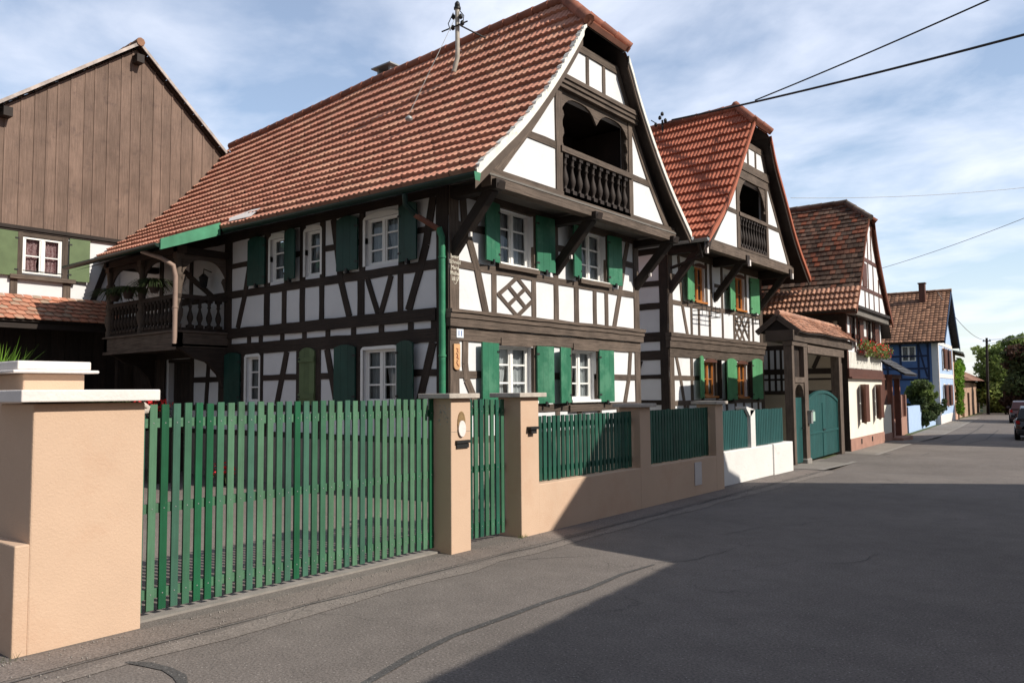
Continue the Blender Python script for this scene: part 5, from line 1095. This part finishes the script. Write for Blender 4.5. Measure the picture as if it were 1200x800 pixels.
for k in range(8): m.box(-1.5+k*.3, -1.5+(k+1)*.3-.02, 1.05, 2.2, -.2, -.15)
m.build('board_screen', BRSH, WA)
def lane(y): return interp(RD, y)[0]
def seg_frame(y0, y1, off=0): a, b = (lane(y0)+off, y0), (lane(y1)+off, y1); return frame(a, (b[0]-a[0], b[1]-a[1])), math.hypot(b[0]-a[0], b[1]-a[1])
FW, LW = seg_frame(35.2, 44, -.45)
WB = thing('garden_wall', 'low pink sandstone wall with brown board panels beyond the porch', 'wall', FW(LW/2, -.5, 0))
m = MB(FW); m.box(0, LW, -.9, .25, -.3, 0); 
for k in range(5): m.box(k*LW/4-.15+(.15 if k == 0 else 0), k*LW/4+.15, .25, 1.35, -.28, -.01)
m.build('wall_base', PINKST, WB)
for k in range(4): m = MB(FW); m.box(k*LW/4+.16, (k+1)*LW/4-.16, .27, 1.3, -.17, -.12); m.build('board_panel', BRSH, WB)
FW2, LW2 = seg_frame(44.3, 56.4, -.40)
WC = thing('garden_wall', 'low light blue wall in front of the bush beside the blue house', 'wall', FW2(LW2/2, -.6, 0)); m = MB(FW2); m.box(0, LW2, -.95, .72, -.25, 0); m.build('wall_base', BLUE2, WC)

# ================================================================== BLUE HOUSE
FBl = frame((-10.43, 56.77), (-.078, .997)); z0b = -.8
BH = thing('blue_house', 'bright blue half-timbered house with brown shutters and brown tiled roof', 'house', (*FBl(4.5, 0, -4)[:2], -.66))
gB = [(2.6, 3.5, 3.0, 4.3), (5.2, 6.1, 3.0, 4.3), (2.4, 3.3, .5, 1.85), (5.2, 6.1, .5, 1.85)]
m = MB(FBl); m.wall(0, 9, z0b, 4.8, gB, 0, .2); m.poly([(0, 4.8), (9, 4.8), (4.9, 8.3)], -.1, 0, .5); m.build('front_wall', BLUE2, BH)
m = MB(FBl)
for a, b in ((0, .28), (8.72, 9)): m.box(a, b, z0b, 4.8, -.05, .03)
m.box(.28, 8.72, 2.35, 2.62, -.05, .03); m.box(.28, 8.72, 4.5, 4.75, -.05, .03); m.box(.28, 8.72, z0b, -.1, -.05, .031)
for h in gB: m.box(h[0]-.12, h[1]+.12, h[3], h[3]+.12, -.02, .025); m.box(h[0]-.12, h[1]+.12, h[2]-.12, h[2], -.02, .04)
m.build('white_trim', CAPW, BH)
for h in gB:
    window(BH, FBl, *h, rec=.12, cols=2, rowsn=2, curtain=None, sill=False)
    sm_ = mat('orange_brown_shutters', (.30, .11, .05), .6, .15, 4) if h[2] > 2 and h[0] < 4 else MATS['brown_shutter_paint']
    shutter(BH, FBl, h[0]-.5, h[0]-.02, h[2]-.05, h[3]+.05, sm_, .04, 'r', .15, stay=False); shutter(BH, FBl, h[1]+.02, h[1]+.5, h[2]-.05, h[3]+.05, MATS['brown_shutter_paint'], .04, 'l', .1, stay=False)
SB = lambda a, b, n: FBl(-n, b, a)
m = MB(SB); m.wall(-11, 0, z0b, 4.9, [(-2.12, -1.28, 3.45, 4.42)], 0, .15); m.build('side_wall', BLUE1, BH)
m = MB(SB); m.box(-.36, -.02, z0b, 4.8, 0, .02); m.build('corner_strip', mat('grey_white_corner', (.55, .57, .6), .9, .05, 3), BH)
t = MB(SB, .007)
for z in (2.9, 3.72): t.box(-11, -.5, z, z+.12, 0, .03)
for x in (-.62, -1.2, -2.25, -3.05, -4.4, -5.8, -7.5): t.box(x, x+.12, 2.3, 4.8, 0, .031)
t.box(-11, -.5, 2.2, 2.32, 0, .03); t.bar((-1.15, 4.7), (-.95, 3.8), .1, 0, .033); t.bar((-.95, 3.7), (-.65, 2.4), .1, 0, .033); t.bar((-3.0, 3.0), (-3.5, 3.8), .12, 0, .033); t.bar((-3.5, 3.8), (-3.05, 4.6), .12, 0, .033); t.bar((-4.3, 3.0), (-3.7, 3.8), .12, 0, .033); t.bar((-3.7, 3.8), (-4.3, 4.6), .12, 0, .033)
t.build('side_frame', mat('navy_timber', (.02, .03, .07), .8, .2, 3), BH)
window(BH, SB, -2.12, -1.28, 3.45, 4.42, rec=.05, fm=CREAM if 0 else WFRAME, cols=2, rowsn=1, sill=False)
m = MB(); 
for q in ((FBl(9, z0b, 0), FBl(9, z0b, -11), FBl(9, 4.8, -11), FBl(9, 4.8, 0)), (FBl(0, z0b, -11), FBl(9, z0b, -11), FBl(9, 4.8, -11), FBl(4.9, 8.3, -11), FBl(0, 4.8, -11))): m.quad(*q)
m.build('rear_wall', BLUE2, BH)
b1 = lambda u, v: Vector(FBl(4.9-v*5.35, 8.42-v*3.75, u)); b2 = lambda u, v: Vector(FBl(4.9+v*4.6, 8.42-v*3.7, u))
roof_tiles('roof', TILE5, BH, b1, -11.4, .45, .27, 20, [(0, .0), (.3, .03), (.6, .03), (.95, 0)], None, step=.04, jit=.006); roof_tiles('roof_slope', TILE5, BH, b2, -11.4, .45, .6, 20, FLAT, None, step=.04)
under('roof_underside', DWOOD, BH, b1, -11.4, .45, 4, 3, .12); under('roof_underside', DWOOD, BH, b2, -11.4, .45, 4, 3, .12)
m = MB(lambda a, b, n: FBl(a, b, n+.45)); verge(m, [(4.9, 8.45), (9.55, 4.7)], 0, .3, 0, .05); verge(m, [(4.9, 8.45), (-.5, 4.65)], 0, .18, 0, .05); m.build('verge_board', mat('dark_blue_verge', (.03, .05, .10), .6, .1, 4), BH)
ridge_caps('ridge_tiles', TILE5, BH, [FBl(4.9, 8.47, -11.4), FBl(4.9, 8.47, .45)], .13, .5)
c0 = FBl(3.9, 0, -1.2); m = MB(); m.box(c0[0]-.19, c0[0]+.19, c0[1]-.19, c0[1]+.19, 7.0, 8.95); m.box(c0[0]-.24, c0[0]+.24, c0[1]-.24, c0[1]+.24, 8.95, 9.03); m.build('chimney', BRSH, BH)
m = MB(); c0 = FBl(4.9, 0, -9.2); m.tube([(c0[0], c0[1], 8.4), (c0[0], c0[1], 10.3)], .02, 5); m.build('aerial', IRON, BH)

# grey-roofed low annexe between the cream house and the porch, and the farther gable behind
def simple_house(name, lab, cat, F, w0, d0, zb_, ze, zr, mwall, mroof, over=.35, rows=14, tilew=.3, base=None, win=(), groupn=None, ridge_par=False):
    t = thing(name, lab, cat, (*F(w0/2, 0, -d0/2)[:2], zb_), groupn)
    m = MB(F); m.wall(0, w0, zb_-.3, ze, win, 0, .15); 
    if not ridge_par: m.poly([(0, ze), (w0, ze), (w0/2, zr)], -.1, 0, .5)
    m.quad((0, zb_-.3, 0), (0, zb_-.3, -d0), (0, ze, -d0), (0, ze, 0)); m.quad((w0, zb_-.3, 0), (w0, zb_-.3, -d0), (w0, ze, -d0), (w0, ze, 0)); m.quad((0, zb_-.3, -d0), (w0, zb_-.3, -d0), (w0, ze, -d0), (0, ze, -d0))
    if ridge_par:
        for a in (0, w0): m.quad((a, ze, 0), (a, zr, -d0/2), (a, ze, -d0))
    else: m.quad((0, ze, -d0), (w0, ze, -d0), (w0/2, zr, -d0))
    m.build('walls', mwall, t)
    if ridge_par:
        s_ = (zr-ze)/(d0/2); q1 = lambda u, v: Vector(F(u, zr+.1-v*(zr-ze+over*s_), -d0/2+v*(d0/2+over))); q2 = lambda u, v: Vector(F(u, zr+.1-v*(zr-ze+over*s_), -d0/2-v*(d0/2+over))); u0, u1 = -over, w0+over
    else:
        s_ = (zr-ze)/(w0/2); q1 = lambda u, v: Vector(F(w0/2-v*(w0/2+over), zr+.1-v*(zr-ze+over*s_), u)); q2 = lambda u, v: Vector(F(w0/2+v*(w0/2+over), zr+.1-v*(zr-ze+over*s_), u)); u0, u1 = -d0-over, over
    roof_tiles('roof', mroof, t, q1, u0, u1, tilew, rows, FLAT, None, step=.03); roof_tiles('roof_slope', mroof, t, q2, u0, u1, tilew, rows, FLAT, None, step=.03)
    under('roof_underside', DWOOD, t, q1, u0, u1, 3, 2, .1); under('roof_underside', DWOOD, t, q2, u0, u1, 3, 2, .1)
    for h in win:
        window(t, F, *h, rec=.08, cols=2, rowsn=2, curtain=None, sill=False)
    return t
simple_house('rear_house', 'steep dark gable showing just behind the mossy roof of the cream house', 'house', frame((-8.6, 31.2), (-.05, .998)), 5.2, 9, -.4, 4.3, 7.9, WHITE, TILE3, rows=18)
simple_house('annexe', 'low annexe with grey roof tucked behind the cream house', 'house', frame((-10.6, 37.0), (-.06, .998)), 4.5, 5, -.5, 3.2, 4.1, BEIGE, SLATE, rows=6, over=.5, ridge_par=True)
F5 = frame((-11.25, 66.6), (-.14, .99))
PH = simple_house('pink_house', 'narrow pink house with dark eaves just beyond the blue house', 'house', F5, 7, 8, -.75, 4.4, 5.6, PINK, SLATE, rows=6, over=.7, ridge_par=True, win=((4.2, 5.0, 3.0, 4.2), (4.2, 5.0, .3, 1.6)))
F6 = frame((-13.25, 83), (-.10, .995))
HB = thing('hipped_roof_barn', 'stone outbuilding with a brown hipped roof far down the lane', 'barn', (-15.5, 89, -1))
m = MB(F6); m.wall(0, 28, -1.8, 2.2, [(5, 8.5, -1.3, 1.2)], 0, .4); m.quad((0, -1.5, 0), (0, -1.5, -7), (0, 2.2, -7), (0, 2.2, 0)); m.quad((28, -1.8, 0), (28, -1.8, -7), (28, 2.2, -7), (28, 2.2, 0)); m.build('walls', STONE, HB)
m = MB(F6); m.box(5, 8.5, -1.4, 1.2, -.45, -.4); m.build('barn_door', DWOOD, HB)
m = MB(F6); m.box(0, 28, 1.6, 2.5, -6, -.3); m.build('loft_boards', DWOOD, HB)
m = MB(F6); e = [(-.9, 2.35, .9), (28.9, 2.5, .9), (28.9, 2.5, -7.9), (-.9, 2.35, -7.9)]; r1, r2 = (3.0, 4.7, -3.5), (9, 4.9, -3.5)
m.quad(e[0], e[1], r2, r1); m.quad(e[1], e[2], r2); m.quad(e[2], e[3], r1, r2); m.quad(e[3], e[0], r1); m.quad(*e)
for k in range(1, 9):
    q = k/9; a, b = Vector(e[0]).lerp(Vector(r1), q), Vector(e[1]).lerp(Vector(r2), q); m.beam(tuple(a), tuple(b), .05, .05)
m.build('roof', mat('brown_far_tiles', (.24, .125, .085), .85, .2, 2.5), HB)
FV, LV = seg_frame(73, 84, -.5); t = thing('garden_wall', 'rough pink stone garden wall far down the lane before the hipped barn', 'wall', FV(LV/2, -1, 0)); m = MB(FV); m.box(0, LV, -1.5, .9, -.3, 0); m.build('wall_base', STONE, t)
FV, LV = seg_frame(113, 124, -.3); t = thing('garden_wall', 'far white garden wall beyond the hipped barn', 'wall', FV(LV/2, -1.2, 0)); m = MB(FV); m.box(0, LV, -1.9, .0, -.3, 0); 
for k in range(6): m.box(k*LV/5-.2, k*LV/5+.2, -1.9, .35, -.35, .05)
m.build('wall_base', WHITE, t)

# ================================================================== houses across the lane (out of the picture on the right): they throw the big shadows
def prism_house(name, lab, prof, x0, x1, mroof):
    t = thing(name, lab, 'house', ((x0+x1)/2, sum(p_[0] for p_ in prof)/len(prof), gz(prof[0][0])))
    m = MB(lambda a, b, n: (n, a, b)); m.poly(prof, x0+.15, x1-.15, .5); m.build('walls', CREAM, t)
    m = MB()
    for a, b in zip(prof, prof[1:]):
        if abs(a[0]-b[0]) < .01: continue
        m.add([(x0, a[0], a[1]+.01), (x1, a[0], a[1]+.01), (x1, b[0], b[1]+.01), (x0, b[0], b[1]+.01), (x0, a[0], a[1]-.12), (x1, a[0], a[1]-.12), (x1, b[0], b[1]-.12), (x0, b[0], b[1]-.12)], [(0, 1, 2, 3), (7, 6, 5, 4), (0, 4, 7, 3), (1, 2, 6, 5), (0, 1, 5, 4), (3, 7, 6, 2)])
    m.build('roof', mroof, t); return t
prism_house('gabled_house', 'gabled house across the lane, opposite the first half-timbered house', [(7.82, -.1), (7.80, 3.66), (8.2, 4.66), (8.93, 5.25), (9.71, 5.84), (10.49, 6.68), (12.1, 8.35), (12.9, 8.4), (13.65, 6.96), (14.4, 5.6), (14.85, 5.45), (16.6, 2.3), (16.62, -.2)], 1.2, 9, TILE1)
LB = thing('low_house', 'low eaved house across the lane beside the photographer', 'house', (4.5, -4, 0))
m = MB(); m.add([(1.55, 7.85, -.1), (8, 7.85, -.1), (8, -14, -.1), (3.4, -14, -.1), (1.55, 7.85, 3.74), (8, 7.85, 3.74), (8, -14, 3.74), (3.4, -14, 3.74)], [(0, 1, 2, 3), (4, 5, 6, 7), (0, 1, 5, 4), (1, 2, 6, 5), (2, 3, 7, 6), (3, 0, 4, 7)]); m.build('walls', ORANGE, LB)
lb = lambda u, v: Vector((4.8-v*(3.6-(7.8-u)*.087), u, 5.4-v*1.75)); lb2 = lambda u, v: Vector((4.8+v*3.6, u, 5.4-v*1.75)); roof_tiles('roof', TILE1, LB, lb, -14.3, 8.05, .4, 12, FLAT); roof_tiles('roof_slope', TILE1, LB, lb2, -14.3, 7.8, .4, 12, FLAT)
prism_house('gabled_house', 'gabled house across the lane, level with the porch', [(30.2, -.6), (30.2, 4.2), (33.5, 6.6), (38, 6.9), (43.5, 5.2), (46.5, 3.6), (46.5, -.9)], -1.0, 8, TILE5)
prism_house('gabled_house', 'gabled house across the lane, level with the blue house', [(62, -.9), (62, 3.9), (67, 6.4), (71, 4.2), (71, -1)], -3.4, 6, TILE5)

# ================================================================== cars
CARM = {'black': mat('black_car_paint', (.012, .013, .016), .25, .05, 3, spec=.6), 'maroon': mat('dark_maroon_car_paint', (.045, .018, .02), .3, .05, 3, spec=.6)}
TYRE = mat('tyre_rubber', (.015, .015, .015), .9, .1, 5); CARG = mat('tinted_car_glass', (.03, .035, .04), .08, .05, 3, spec=.8); LAMP = mat('red_tail_lamp', (.35, .01, .01), .2, .1, 5); ALLOY = mat('alloy_rim', (.45, .45, .46), .4, .05, 5, metallic=.8); PLATE = mat('plain_number_plate', (.7, .7, .68), .4, .03, 4)
def car(lab, x, y, col, d=(-.11, .994)):
    F0 = frame((x, y), d); zg = gz(y+1.5); F = lambda a, b, n: F0(a, b+zg, n)     # a = forwards from the rear bumper, n = to the right, x,y = rear middle
    c = thing('parked_car', lab, 'car', F(2, 0, 0), 'cars parked on the right')
    st = [(0, .62, .30, .62), (.06, .78, .26, .80), (.35, .84, .22, .93), (1.0, .86, .20, .95), (2.4, .86, .20, .93), (3.3, .84, .22, .86), (3.85, .76, .26, .72), (4.0, .60, .32, .60)]
    m = MB(F); vs = []
    for a, w_h, zl, zt_ in st:
        for n, b in ((-w_h*.93, zl), (-w_h, (zl+zt_)*.5), (-w_h*.97, zt_-.06), (-w_h*.86, zt_), (w_h*.86, zt_), (w_h*.97, zt_-.06), (w_h, (zl+zt_)*.5), (w_h*.93, zl)): vs.append((a, b, n))
    fs = [tuple(range(8)), tuple(range(8*len(st)-1, 8*len(st)-9, -1))]+[(i*8+k, i*8+(k+1) % 8, (i+1)*8+(k+1) % 8, (i+1)*8+k) for i in range(len(st)-1) for k in range(8)]
    m.add(vs, fs, None, .5, True); m.build('body', CARM[col], c)
    m = MB(F); vs = []
    for a, w_h, zt_ in ((.12, .74, .93), (.42, .60, 1.38), (.8, .60, 1.44), (1.9, .60, 1.45), (2.3, .59, 1.40), (3.05, .74, .92)):
        vs += [(a, .85, -.76), (a, zt_, -w_h), (a, zt_, w_h), (a, .85, .76)]
    n_ = 6; fs = [(i*4+k, i*4+(k+1) % 4, (i+1)*4+(k+1) % 4, (i+1)*4+k) for i in range(n_-1) for k in range(4)]+[(0, 1, 2, 3), (20, 21, 22, 23)]
    m.add(vs, fs, None, .5, False); m.build('cabin', CARM[col], c, bevel=.02)
    g = MB(F); g.quad((.155, .97, -.64), (.155, .97, .64), (.40, 1.33, .53), (.40, 1.33, -.53)); g.build('rear_window', CARG, c)
    g = MB(F); g.quad((2.42, 1.33, -.53), (2.42, 1.33, .53), (2.99, .97, .64), (2.99, .97, -.64)); g.build('windscreen', CARG, c)
    for s_ in (-1, 1):
        for a0, a1, a2, a3 in ((.62, 1.35, 1.35, .35), (1.42, 2.25, 2.72, 1.42)):
            g = MB(F); q = lambda z: s_*(.768-(z-.9)*.29+.012); g.quad((a0, 1.34, q(1.34)), (a1, 1.34, q(1.34)), (a2, .97, q(.97)), (a3, .97, q(.97))); g.build('side_window', CARG, c)
        l_ = MB(F); l_.box(.03, .2, .72, .86, s_*.66, s_*.80); l_.build('tail_lamp', LAMP, c)
        l_ = MB(F); l_.box(3.75, 3.95, .55, .70, s_*.48, s_*.74); l_.build('headlight', PLATE, c)
        l_ = MB(F); l_.box(2.35, 2.47, .92, 1.05, s_*.80, s_*.98); l_.build('door_mirror', CARM[col], c, bevel=.02)
        for a in (.72, 3.2):
            w0 = MB(F); w0.tube([(a, .31, s_*.66), (a, .31, s_*.86)], .31, 16); wo = w0.build('wheel', TYRE, c); w0 = MB(F); w0.tube([(a, .31, s_*.85), (a, .31, s_*.875)], .19, 10); w0.build('rim', ALLOY, wo)
    b = MB(F); b.box(-.05, .12, .30, .50, -.78, .78); b.build('rear_bumper', CARM[col], c, bevel=.03)
    b = MB(F); b.box(-.02, .035, .62, .73, -.26, .26); b.build('number_plate', PLATE, c)
    return c
car('black car parked nearest on the right edge of the lane', -3.62, 39.6, 'black')
car('dark maroon car parked farther off on the right of the lane', -6.25, 60.5, 'maroon')
bx = tag(MB().box(-5.05, -4.83, 44.9, 45.1, gz(45)+.02, gz(45)+.30).build('pale_blue_object', mat('pale_blue_surface', (.5, .62, .8), .5, .05, 5), None, off=(-4.94, 45, gz(45)), bevel=.03), 'pale blue box-like object standing at the roadside by the black car', 'box')  # unidentified pale blue object, modelled as a plain box

# ================================================================== trees, bushes, plants
def tree(name, lab, cat, x, y, zg, h, rad_, kinds, n=5000, sz=.22, cl=16, low=.25, sq=1, seed=1, trunk=.18, group=None, lean=0):
    rnd = random.Random(seed); t = thing(name, lab, cat, (x, y, zg), group)
    m = MB(); m.tube([(x, y, zg-.3), (x+.1, y, zg+h*.3), (x+lean*.5, y, zg+h*.6), (x+lean, y, zg+h*.85)], [trunk, trunk*.8, trunk*.5, trunk*.15], 8)
    cs = []
    for k in range(cl):
        a = rnd.uniform(0, 6.283); rr = rad_*math.sqrt(rnd.uniform(.05, 1))*.75; zz_ = low+(1-low)*rnd.uniform(.05, .88); rr *= (1-abs(zz_-.55)*.9)
        c = (x+rr*math.cos(a)+lean*zz_, y+rr*math.sin(a), zg+h*zz_); cs.append(c)
        s = (x+lean*.3, y, zg+h*max(.15, zz_-.25)); mid = tuple((p_+q)/2+rnd.uniform(-.1, .1)*rad_*.3 for p_, q in zip(s, c)); m.tube([s, mid, c], [trunk*.35, trunk*.2, trunk*.06], 5)
    m.build('trunk', BARK, t)
    for ki, kd in enumerate(kinds):
        m = MB()
        for k, c in enumerate(cs):
            if k % len(kinds) != ki: continue
            s = rad_*rnd.uniform(.32, .52); leaves(c, (s, s, s*.75*sq), n//cl, sz, m, seed*100+k, .25)
            for q in range(4):
                c2 = tuple(c[i]+rnd.uniform(-1, 1)*s*1.0 for i in range(3)); leaves(c2, (s*.35,)*3, n//cl//7, sz*.9, m, seed*999+k*7+q, .0)
        m.build('crown', LEAF[kd], t)
    return t
tree('garden_bush', 'dense green bush spilling over the blue wall beside the blue house', 'bush', -9.95, 50.0, -.25, 2.6, 1.05, ('mid', 'dark'), 4600, .12, 16, .02, 1.0, 3, .05)
tree('broadleaf_tree', 'tall light green tree behind the utility pole at the end of the lane', 'tree', -12.9, 108, -1.6, 9.3, 3.7, ('light', 'mid'), 14000, .26, 30, .1, 1.2, 5, .22)
tree('broadleaf_tree', 'dark green tree at the far right edge of the picture', 'tree', -9.3, 98, -1.4, 7.6, 2.9, ('dark', 'rust', 'dark'), 9000, .24, 22, .02, 1.2, 8, .2)
tree('broadleaf_tree', 'smaller yellow green tree between the pole and the hipped barn', 'tree', -15.8, 125, -1.6, 5.2, 3.0, ('light', 'mid'), 5000, .26, 14, .05, 1, 11, .15)
tree('broadleaf_tree', 'mid green tree filling the gap behind the two far trees', 'tree', -9.8, 125, -1.6, 9.5, 4.5, ('mid', 'light', 'dark'), 8000, .32, 20, .02, 1.1, 14, .2)
tree('clipped_bush', 'round reddish brown bush at the far end of the lane', 'bush', -11.3, 100, -1.35, 2.5, 1.1, ('rust',), 2600, .12, 9, .1, 1, 17, .05)
hd = MB(); 
for k in range(14): leaves((-24+k*1.9, 135+rj(2), -.6+rj(.5)), (1.9, 1.4, 1.9), 260, .3, hd, 700+k, .1)
tag(hd.build('far_hedge', LEAF['dark'], None, off=(-12, 135, -1.5)), kind='stuff')
vn = thing('climbing_vine', 'bright green vine climbing the front of the pink house', 'vine', (-11.3, 67.5, -.7))
m = MB(); m.tube([(-11.25, 68, -.7), (-11.3, 68.4, 1.2), (-11.2, 68.0, 2.6)], .05, 6); m.build('stem', BARK, vn); m = MB()
for k, (dy_, z, s_) in enumerate(((0, .2, .6), (.3, 1.2, .6), (0, 2.1, .7), (1.6, 3.2, .8), (3.0, 3.4, .7), (4.2, 3.2, .6), (.8, 2.9, .8))): leaves((-11.15-.13*dy_, 68+dy_, z), (.35, s_, s_), 260, .13, m, 300+k, .1)
m.build('leaves', LEAF['vivid'], vn)
FLW = thing('potted_conifer', 'bright green feathery shrub in a tub behind the left pillar', 'shrub', (-10.0, 3.2, 0))
m = MB(); m.lathe([(.24, 0), (.32, .45), (.35, .47), (.33, .5)], (-10.0, 3.2, 0), 14); m.build('tub', POT, FLW)
m = MB(); rnd = random.Random(5)
for k in range(900):
    a = rnd.uniform(0, 6.283); e_ = rnd.uniform(.35, 1.45); r0 = rnd.uniform(.0, .3); base = Vector((-10.0+r0*math.cos(a), 3.2+r0*math.sin(a), .5+rnd.uniform(0, 1.45))); d = Vector((math.cos(a)*math.cos(e_), math.sin(a)*math.cos(e_), math.sin(e_))); ln = rnd.uniform(.2, .5); s_ = d.cross(Vector((0, 0, 1))).normalized()*.012; m.add([tuple(base-s_), tuple(base+s_), tuple(base+d*ln)], [(0, 1, 2)], None, rnd.random())
m.build('foliage', LEAF['vivid'], FLW)
DPOT = mat('dark_flower_pot', (.05, .035, .03), .8, .1, 5)
def arching_plant(lab, x, y, z, L_, n, potc=DPOT, red=True, seed=1, spread=1.0, lf='palm', pot=True):
    t = thing('potted_plant', lab, 'plant', (x, y, z)); rnd = random.Random(seed)
    m = MB(); m.lathe([(.07, 0), (.11, .13), (.12, .15), (.11, .17)], (x, y, z), 12); m.build('pot', potc, t)
    m = MB()
    for k in range(n):
        a = rnd.uniform(0, 6.283); l_ = L_*rnd.uniform(.6, 1.1); p0 = Vector((x, y, z+.16)); pts = []
        for i in range(6):
            q = i/5; pts.append(p0+Vector((math.cos(a)*l_*q*spread, math.sin(a)*l_*q*spread, l_*(.75*q-.95*q*q*spread))))
        w_ = Vector((-math.sin(a), math.cos(a), 0))*.014
        for i in range(5):
            wa, wb = w_*(1.2-i*.2), w_*(1.0-i*.2); m.add([tuple(pts[i]-wa), tuple(pts[i]+wa), tuple(pts[i+1]+wb), tuple(pts[i+1]-wb)], [(0, 1, 2, 3)], None, rnd.random())
    m.build('leaves', LEAF[lf], t)
    if red:
        m = MB(); leaves((x+.1, y-.05, z+.30), (.28, .25, .14), 70, .04, m, seed+40, .1); m.build('blossoms', REDF, t)
    return t
arching_plant('arching grassy plant in a pot hanging at the left end of the carved gallery', -16.75, 7.50, 3.62, .6, 150, seed=2, red=False)
arching_plant('arching grassy plant on the gallery rail beside the pink downpipe', -15.1, 7.52, 3.66, .62, 150, seed=3, red=False)
arching_plant('bushy flowering plant on the gallery rail between the posts', -16.1, 7.48, 3.62, .5, 150, seed=4, red=False, lf='dark')
st_ = thing('plant_stand', 'dark wooden stand for flower pots under the carved gallery', 'stand', (-15.9, 7.4, 0)); m = MB(); m.box(-17.0, -14.4, 7.2, 7.6, 1.10, 1.16); m.build('shelf', DWOOD, st_)
for x in (-16.95, -14.5): m = MB(); m.box(x, x+.06, 7.22, 7.58, 0, 1.1); m.build('leg', DWOOD, st_)
arching_plant('large spider plant in a pot on the stand under the gallery', -16.0, 7.4, 1.20, 1.35, 260, seed=6, red=False)
arching_plant('small white pot of red geraniums on the stand under the gallery', -15.2, 7.4, 1.16, .25, 40, potc=CAPW, seed=7, lf='dark')
arching_plant('red geraniums in a pot beside the house door', -14.6, 7.4, 1.16, .3, 40, seed=8, lf='dark')
arching_plant('red flowers in a terracotta pot standing on the courtyard floor', -13.2, 7.9, 0, .4, 50, seed=9, lf='dark')
gr = MB(); rnd = random.Random(9)
for k in range(60):
    x, y = -5.62+rnd.uniform(-.03, .06), rnd.uniform(1.55, 2.0); h_ = rnd.uniform(.02, .06); gr.add([(x-.004, y, 0), (x+.004, y, 0), (x+rnd.uniform(-.02, .02), y+rnd.uniform(-.02, .02), h_)], [(0, 1, 2)])
for k in range(40):
    x, y = -5.61+rnd.uniform(-.01, .04), 7.10+rnd.uniform(-.06, .06); h_ = rnd.uniform(.02, .06); gr.add([(x-.003, y, 0), (x+.003, y, 0), (x+rnd.uniform(-.02, .02), y+rnd.uniform(-.02, .02), h_)], [(0, 1, 2)])
tag(gr.build('weeds', LEAF['mid'], None, off=(-5.6, 2, 0)), kind='stuff')

# ================================================================== utility pole and cables
up = thing('utility_pole', 'dark wooden utility pole at the end of the lane', 'pole', (-13.7, 100, -1.2)); m = MB(); m.tube([(-13.7, 100, -1.5), (-13.5, 100, 7.15)], [.17, .12], 10); m.build('pole', DWOOD, up)
m = MB(); m.box(-13.9, -13.1, 99.95, 100.05, 6.75, 6.85); m.build('cross_arm', DWOOD, up)
for x in (-13.8, -13.2): m = MB(); m.lathe([(.03, 0), (.06, .05), (.05, .14)], (x, 100, 6.85), 6); m.build('insulator', IRON, up)
def cable(lab, a, b, sag, r=.012, mm=None):
    a, b = Vector(a), Vector(b); m = MB(); K = 24
    m.tube([tuple(a.lerp(b, i/K)-Vector((0, 0, sag*4*(i/K)*(1-i/K)))) for i in range(K+1)], r, 5); tag(m.build('overhead_cable', mm or IRON, None, off=tuple(a)), lab, 'cable')
def ext(a, p_, k): a, p_ = Vector(a), Vector(p_); return tuple(a+(p_-a)*k)
I2 = (-10.6, 20.78, 9.66); CP0 = (-7.95, 20.5, 9.53); CP1 = (-1.58, 18.4, 8.77); CP2 = (-2.21, 18.4, 9.64)
cable('thick black overhead cable, the lower of the two leaving the insulators on the red roof', I2, ext(I2, CP1, 1.25), .10, .030)
cable('thick black overhead cable, the upper of the two branching steeply towards the top edge', CP0, ext(CP0, CP2, 1.3), .05, .020)
cable('thin dark wire running level from the red roof to the right edge', (-8.0, 23.2, 7.35), ext((-8.0, 23.2, 7.35), (-2.8, 30, 8.25), 1.3), .18, .008, ZINC)
cable('thin wire slanting up to the right edge above the blue house', (-8.3, 33.5, 6.4), ext((-8.3, 33.5, 6.4), (-2.85, 30, 7.2), 1.25), .12, .010, ZINC)
cable('far wire from the utility pole towards the houses on the left', (-13.6, 100, 6.95), (-10.5, 58, 8.0), .8, .025, ZINC)
cable('far wire from the utility pole to the right edge', (-13.3, 100, 6.95), (-2, 80, 7.6), .5, .025, ZINC)
cable('lower far wire from the utility pole to the right edge', (-13.6, 100, 6.5), (-1, 78, 9.6), .9, .02, ZINC)
cable('black service cable from the roof mast over the ridge of the large house', (-10.1, 10.98, 8.8), (-8.9, 13.2, 8.2), .06, .016)

# loose grit and crumbs of render along the wall foot and the channel
g_ = MB(); rg = random.Random(21)
for k in range(900):
    y = rg.uniform(1.6, 16.4); x = (-5.58+abs(rg.gauss(0, .05))) if rg.random() < .45 else (-5.16+rg.gauss(0, .12)); q = rg.uniform(.003, .009); z = gz(y)+.006
    g_.add([(x-q, y-q*.5, z), (x+q, y-q*.6, z), (x+q*.2, y+q, z), (x, y, z+q*1.1)], [(0, 1, 3), (1, 2, 3), (2, 0, 3)], None, rg.random())
tag(g_.build('roadside_grit', KERB, None, off=(-5.4, 8, 0)), kind='stuff')
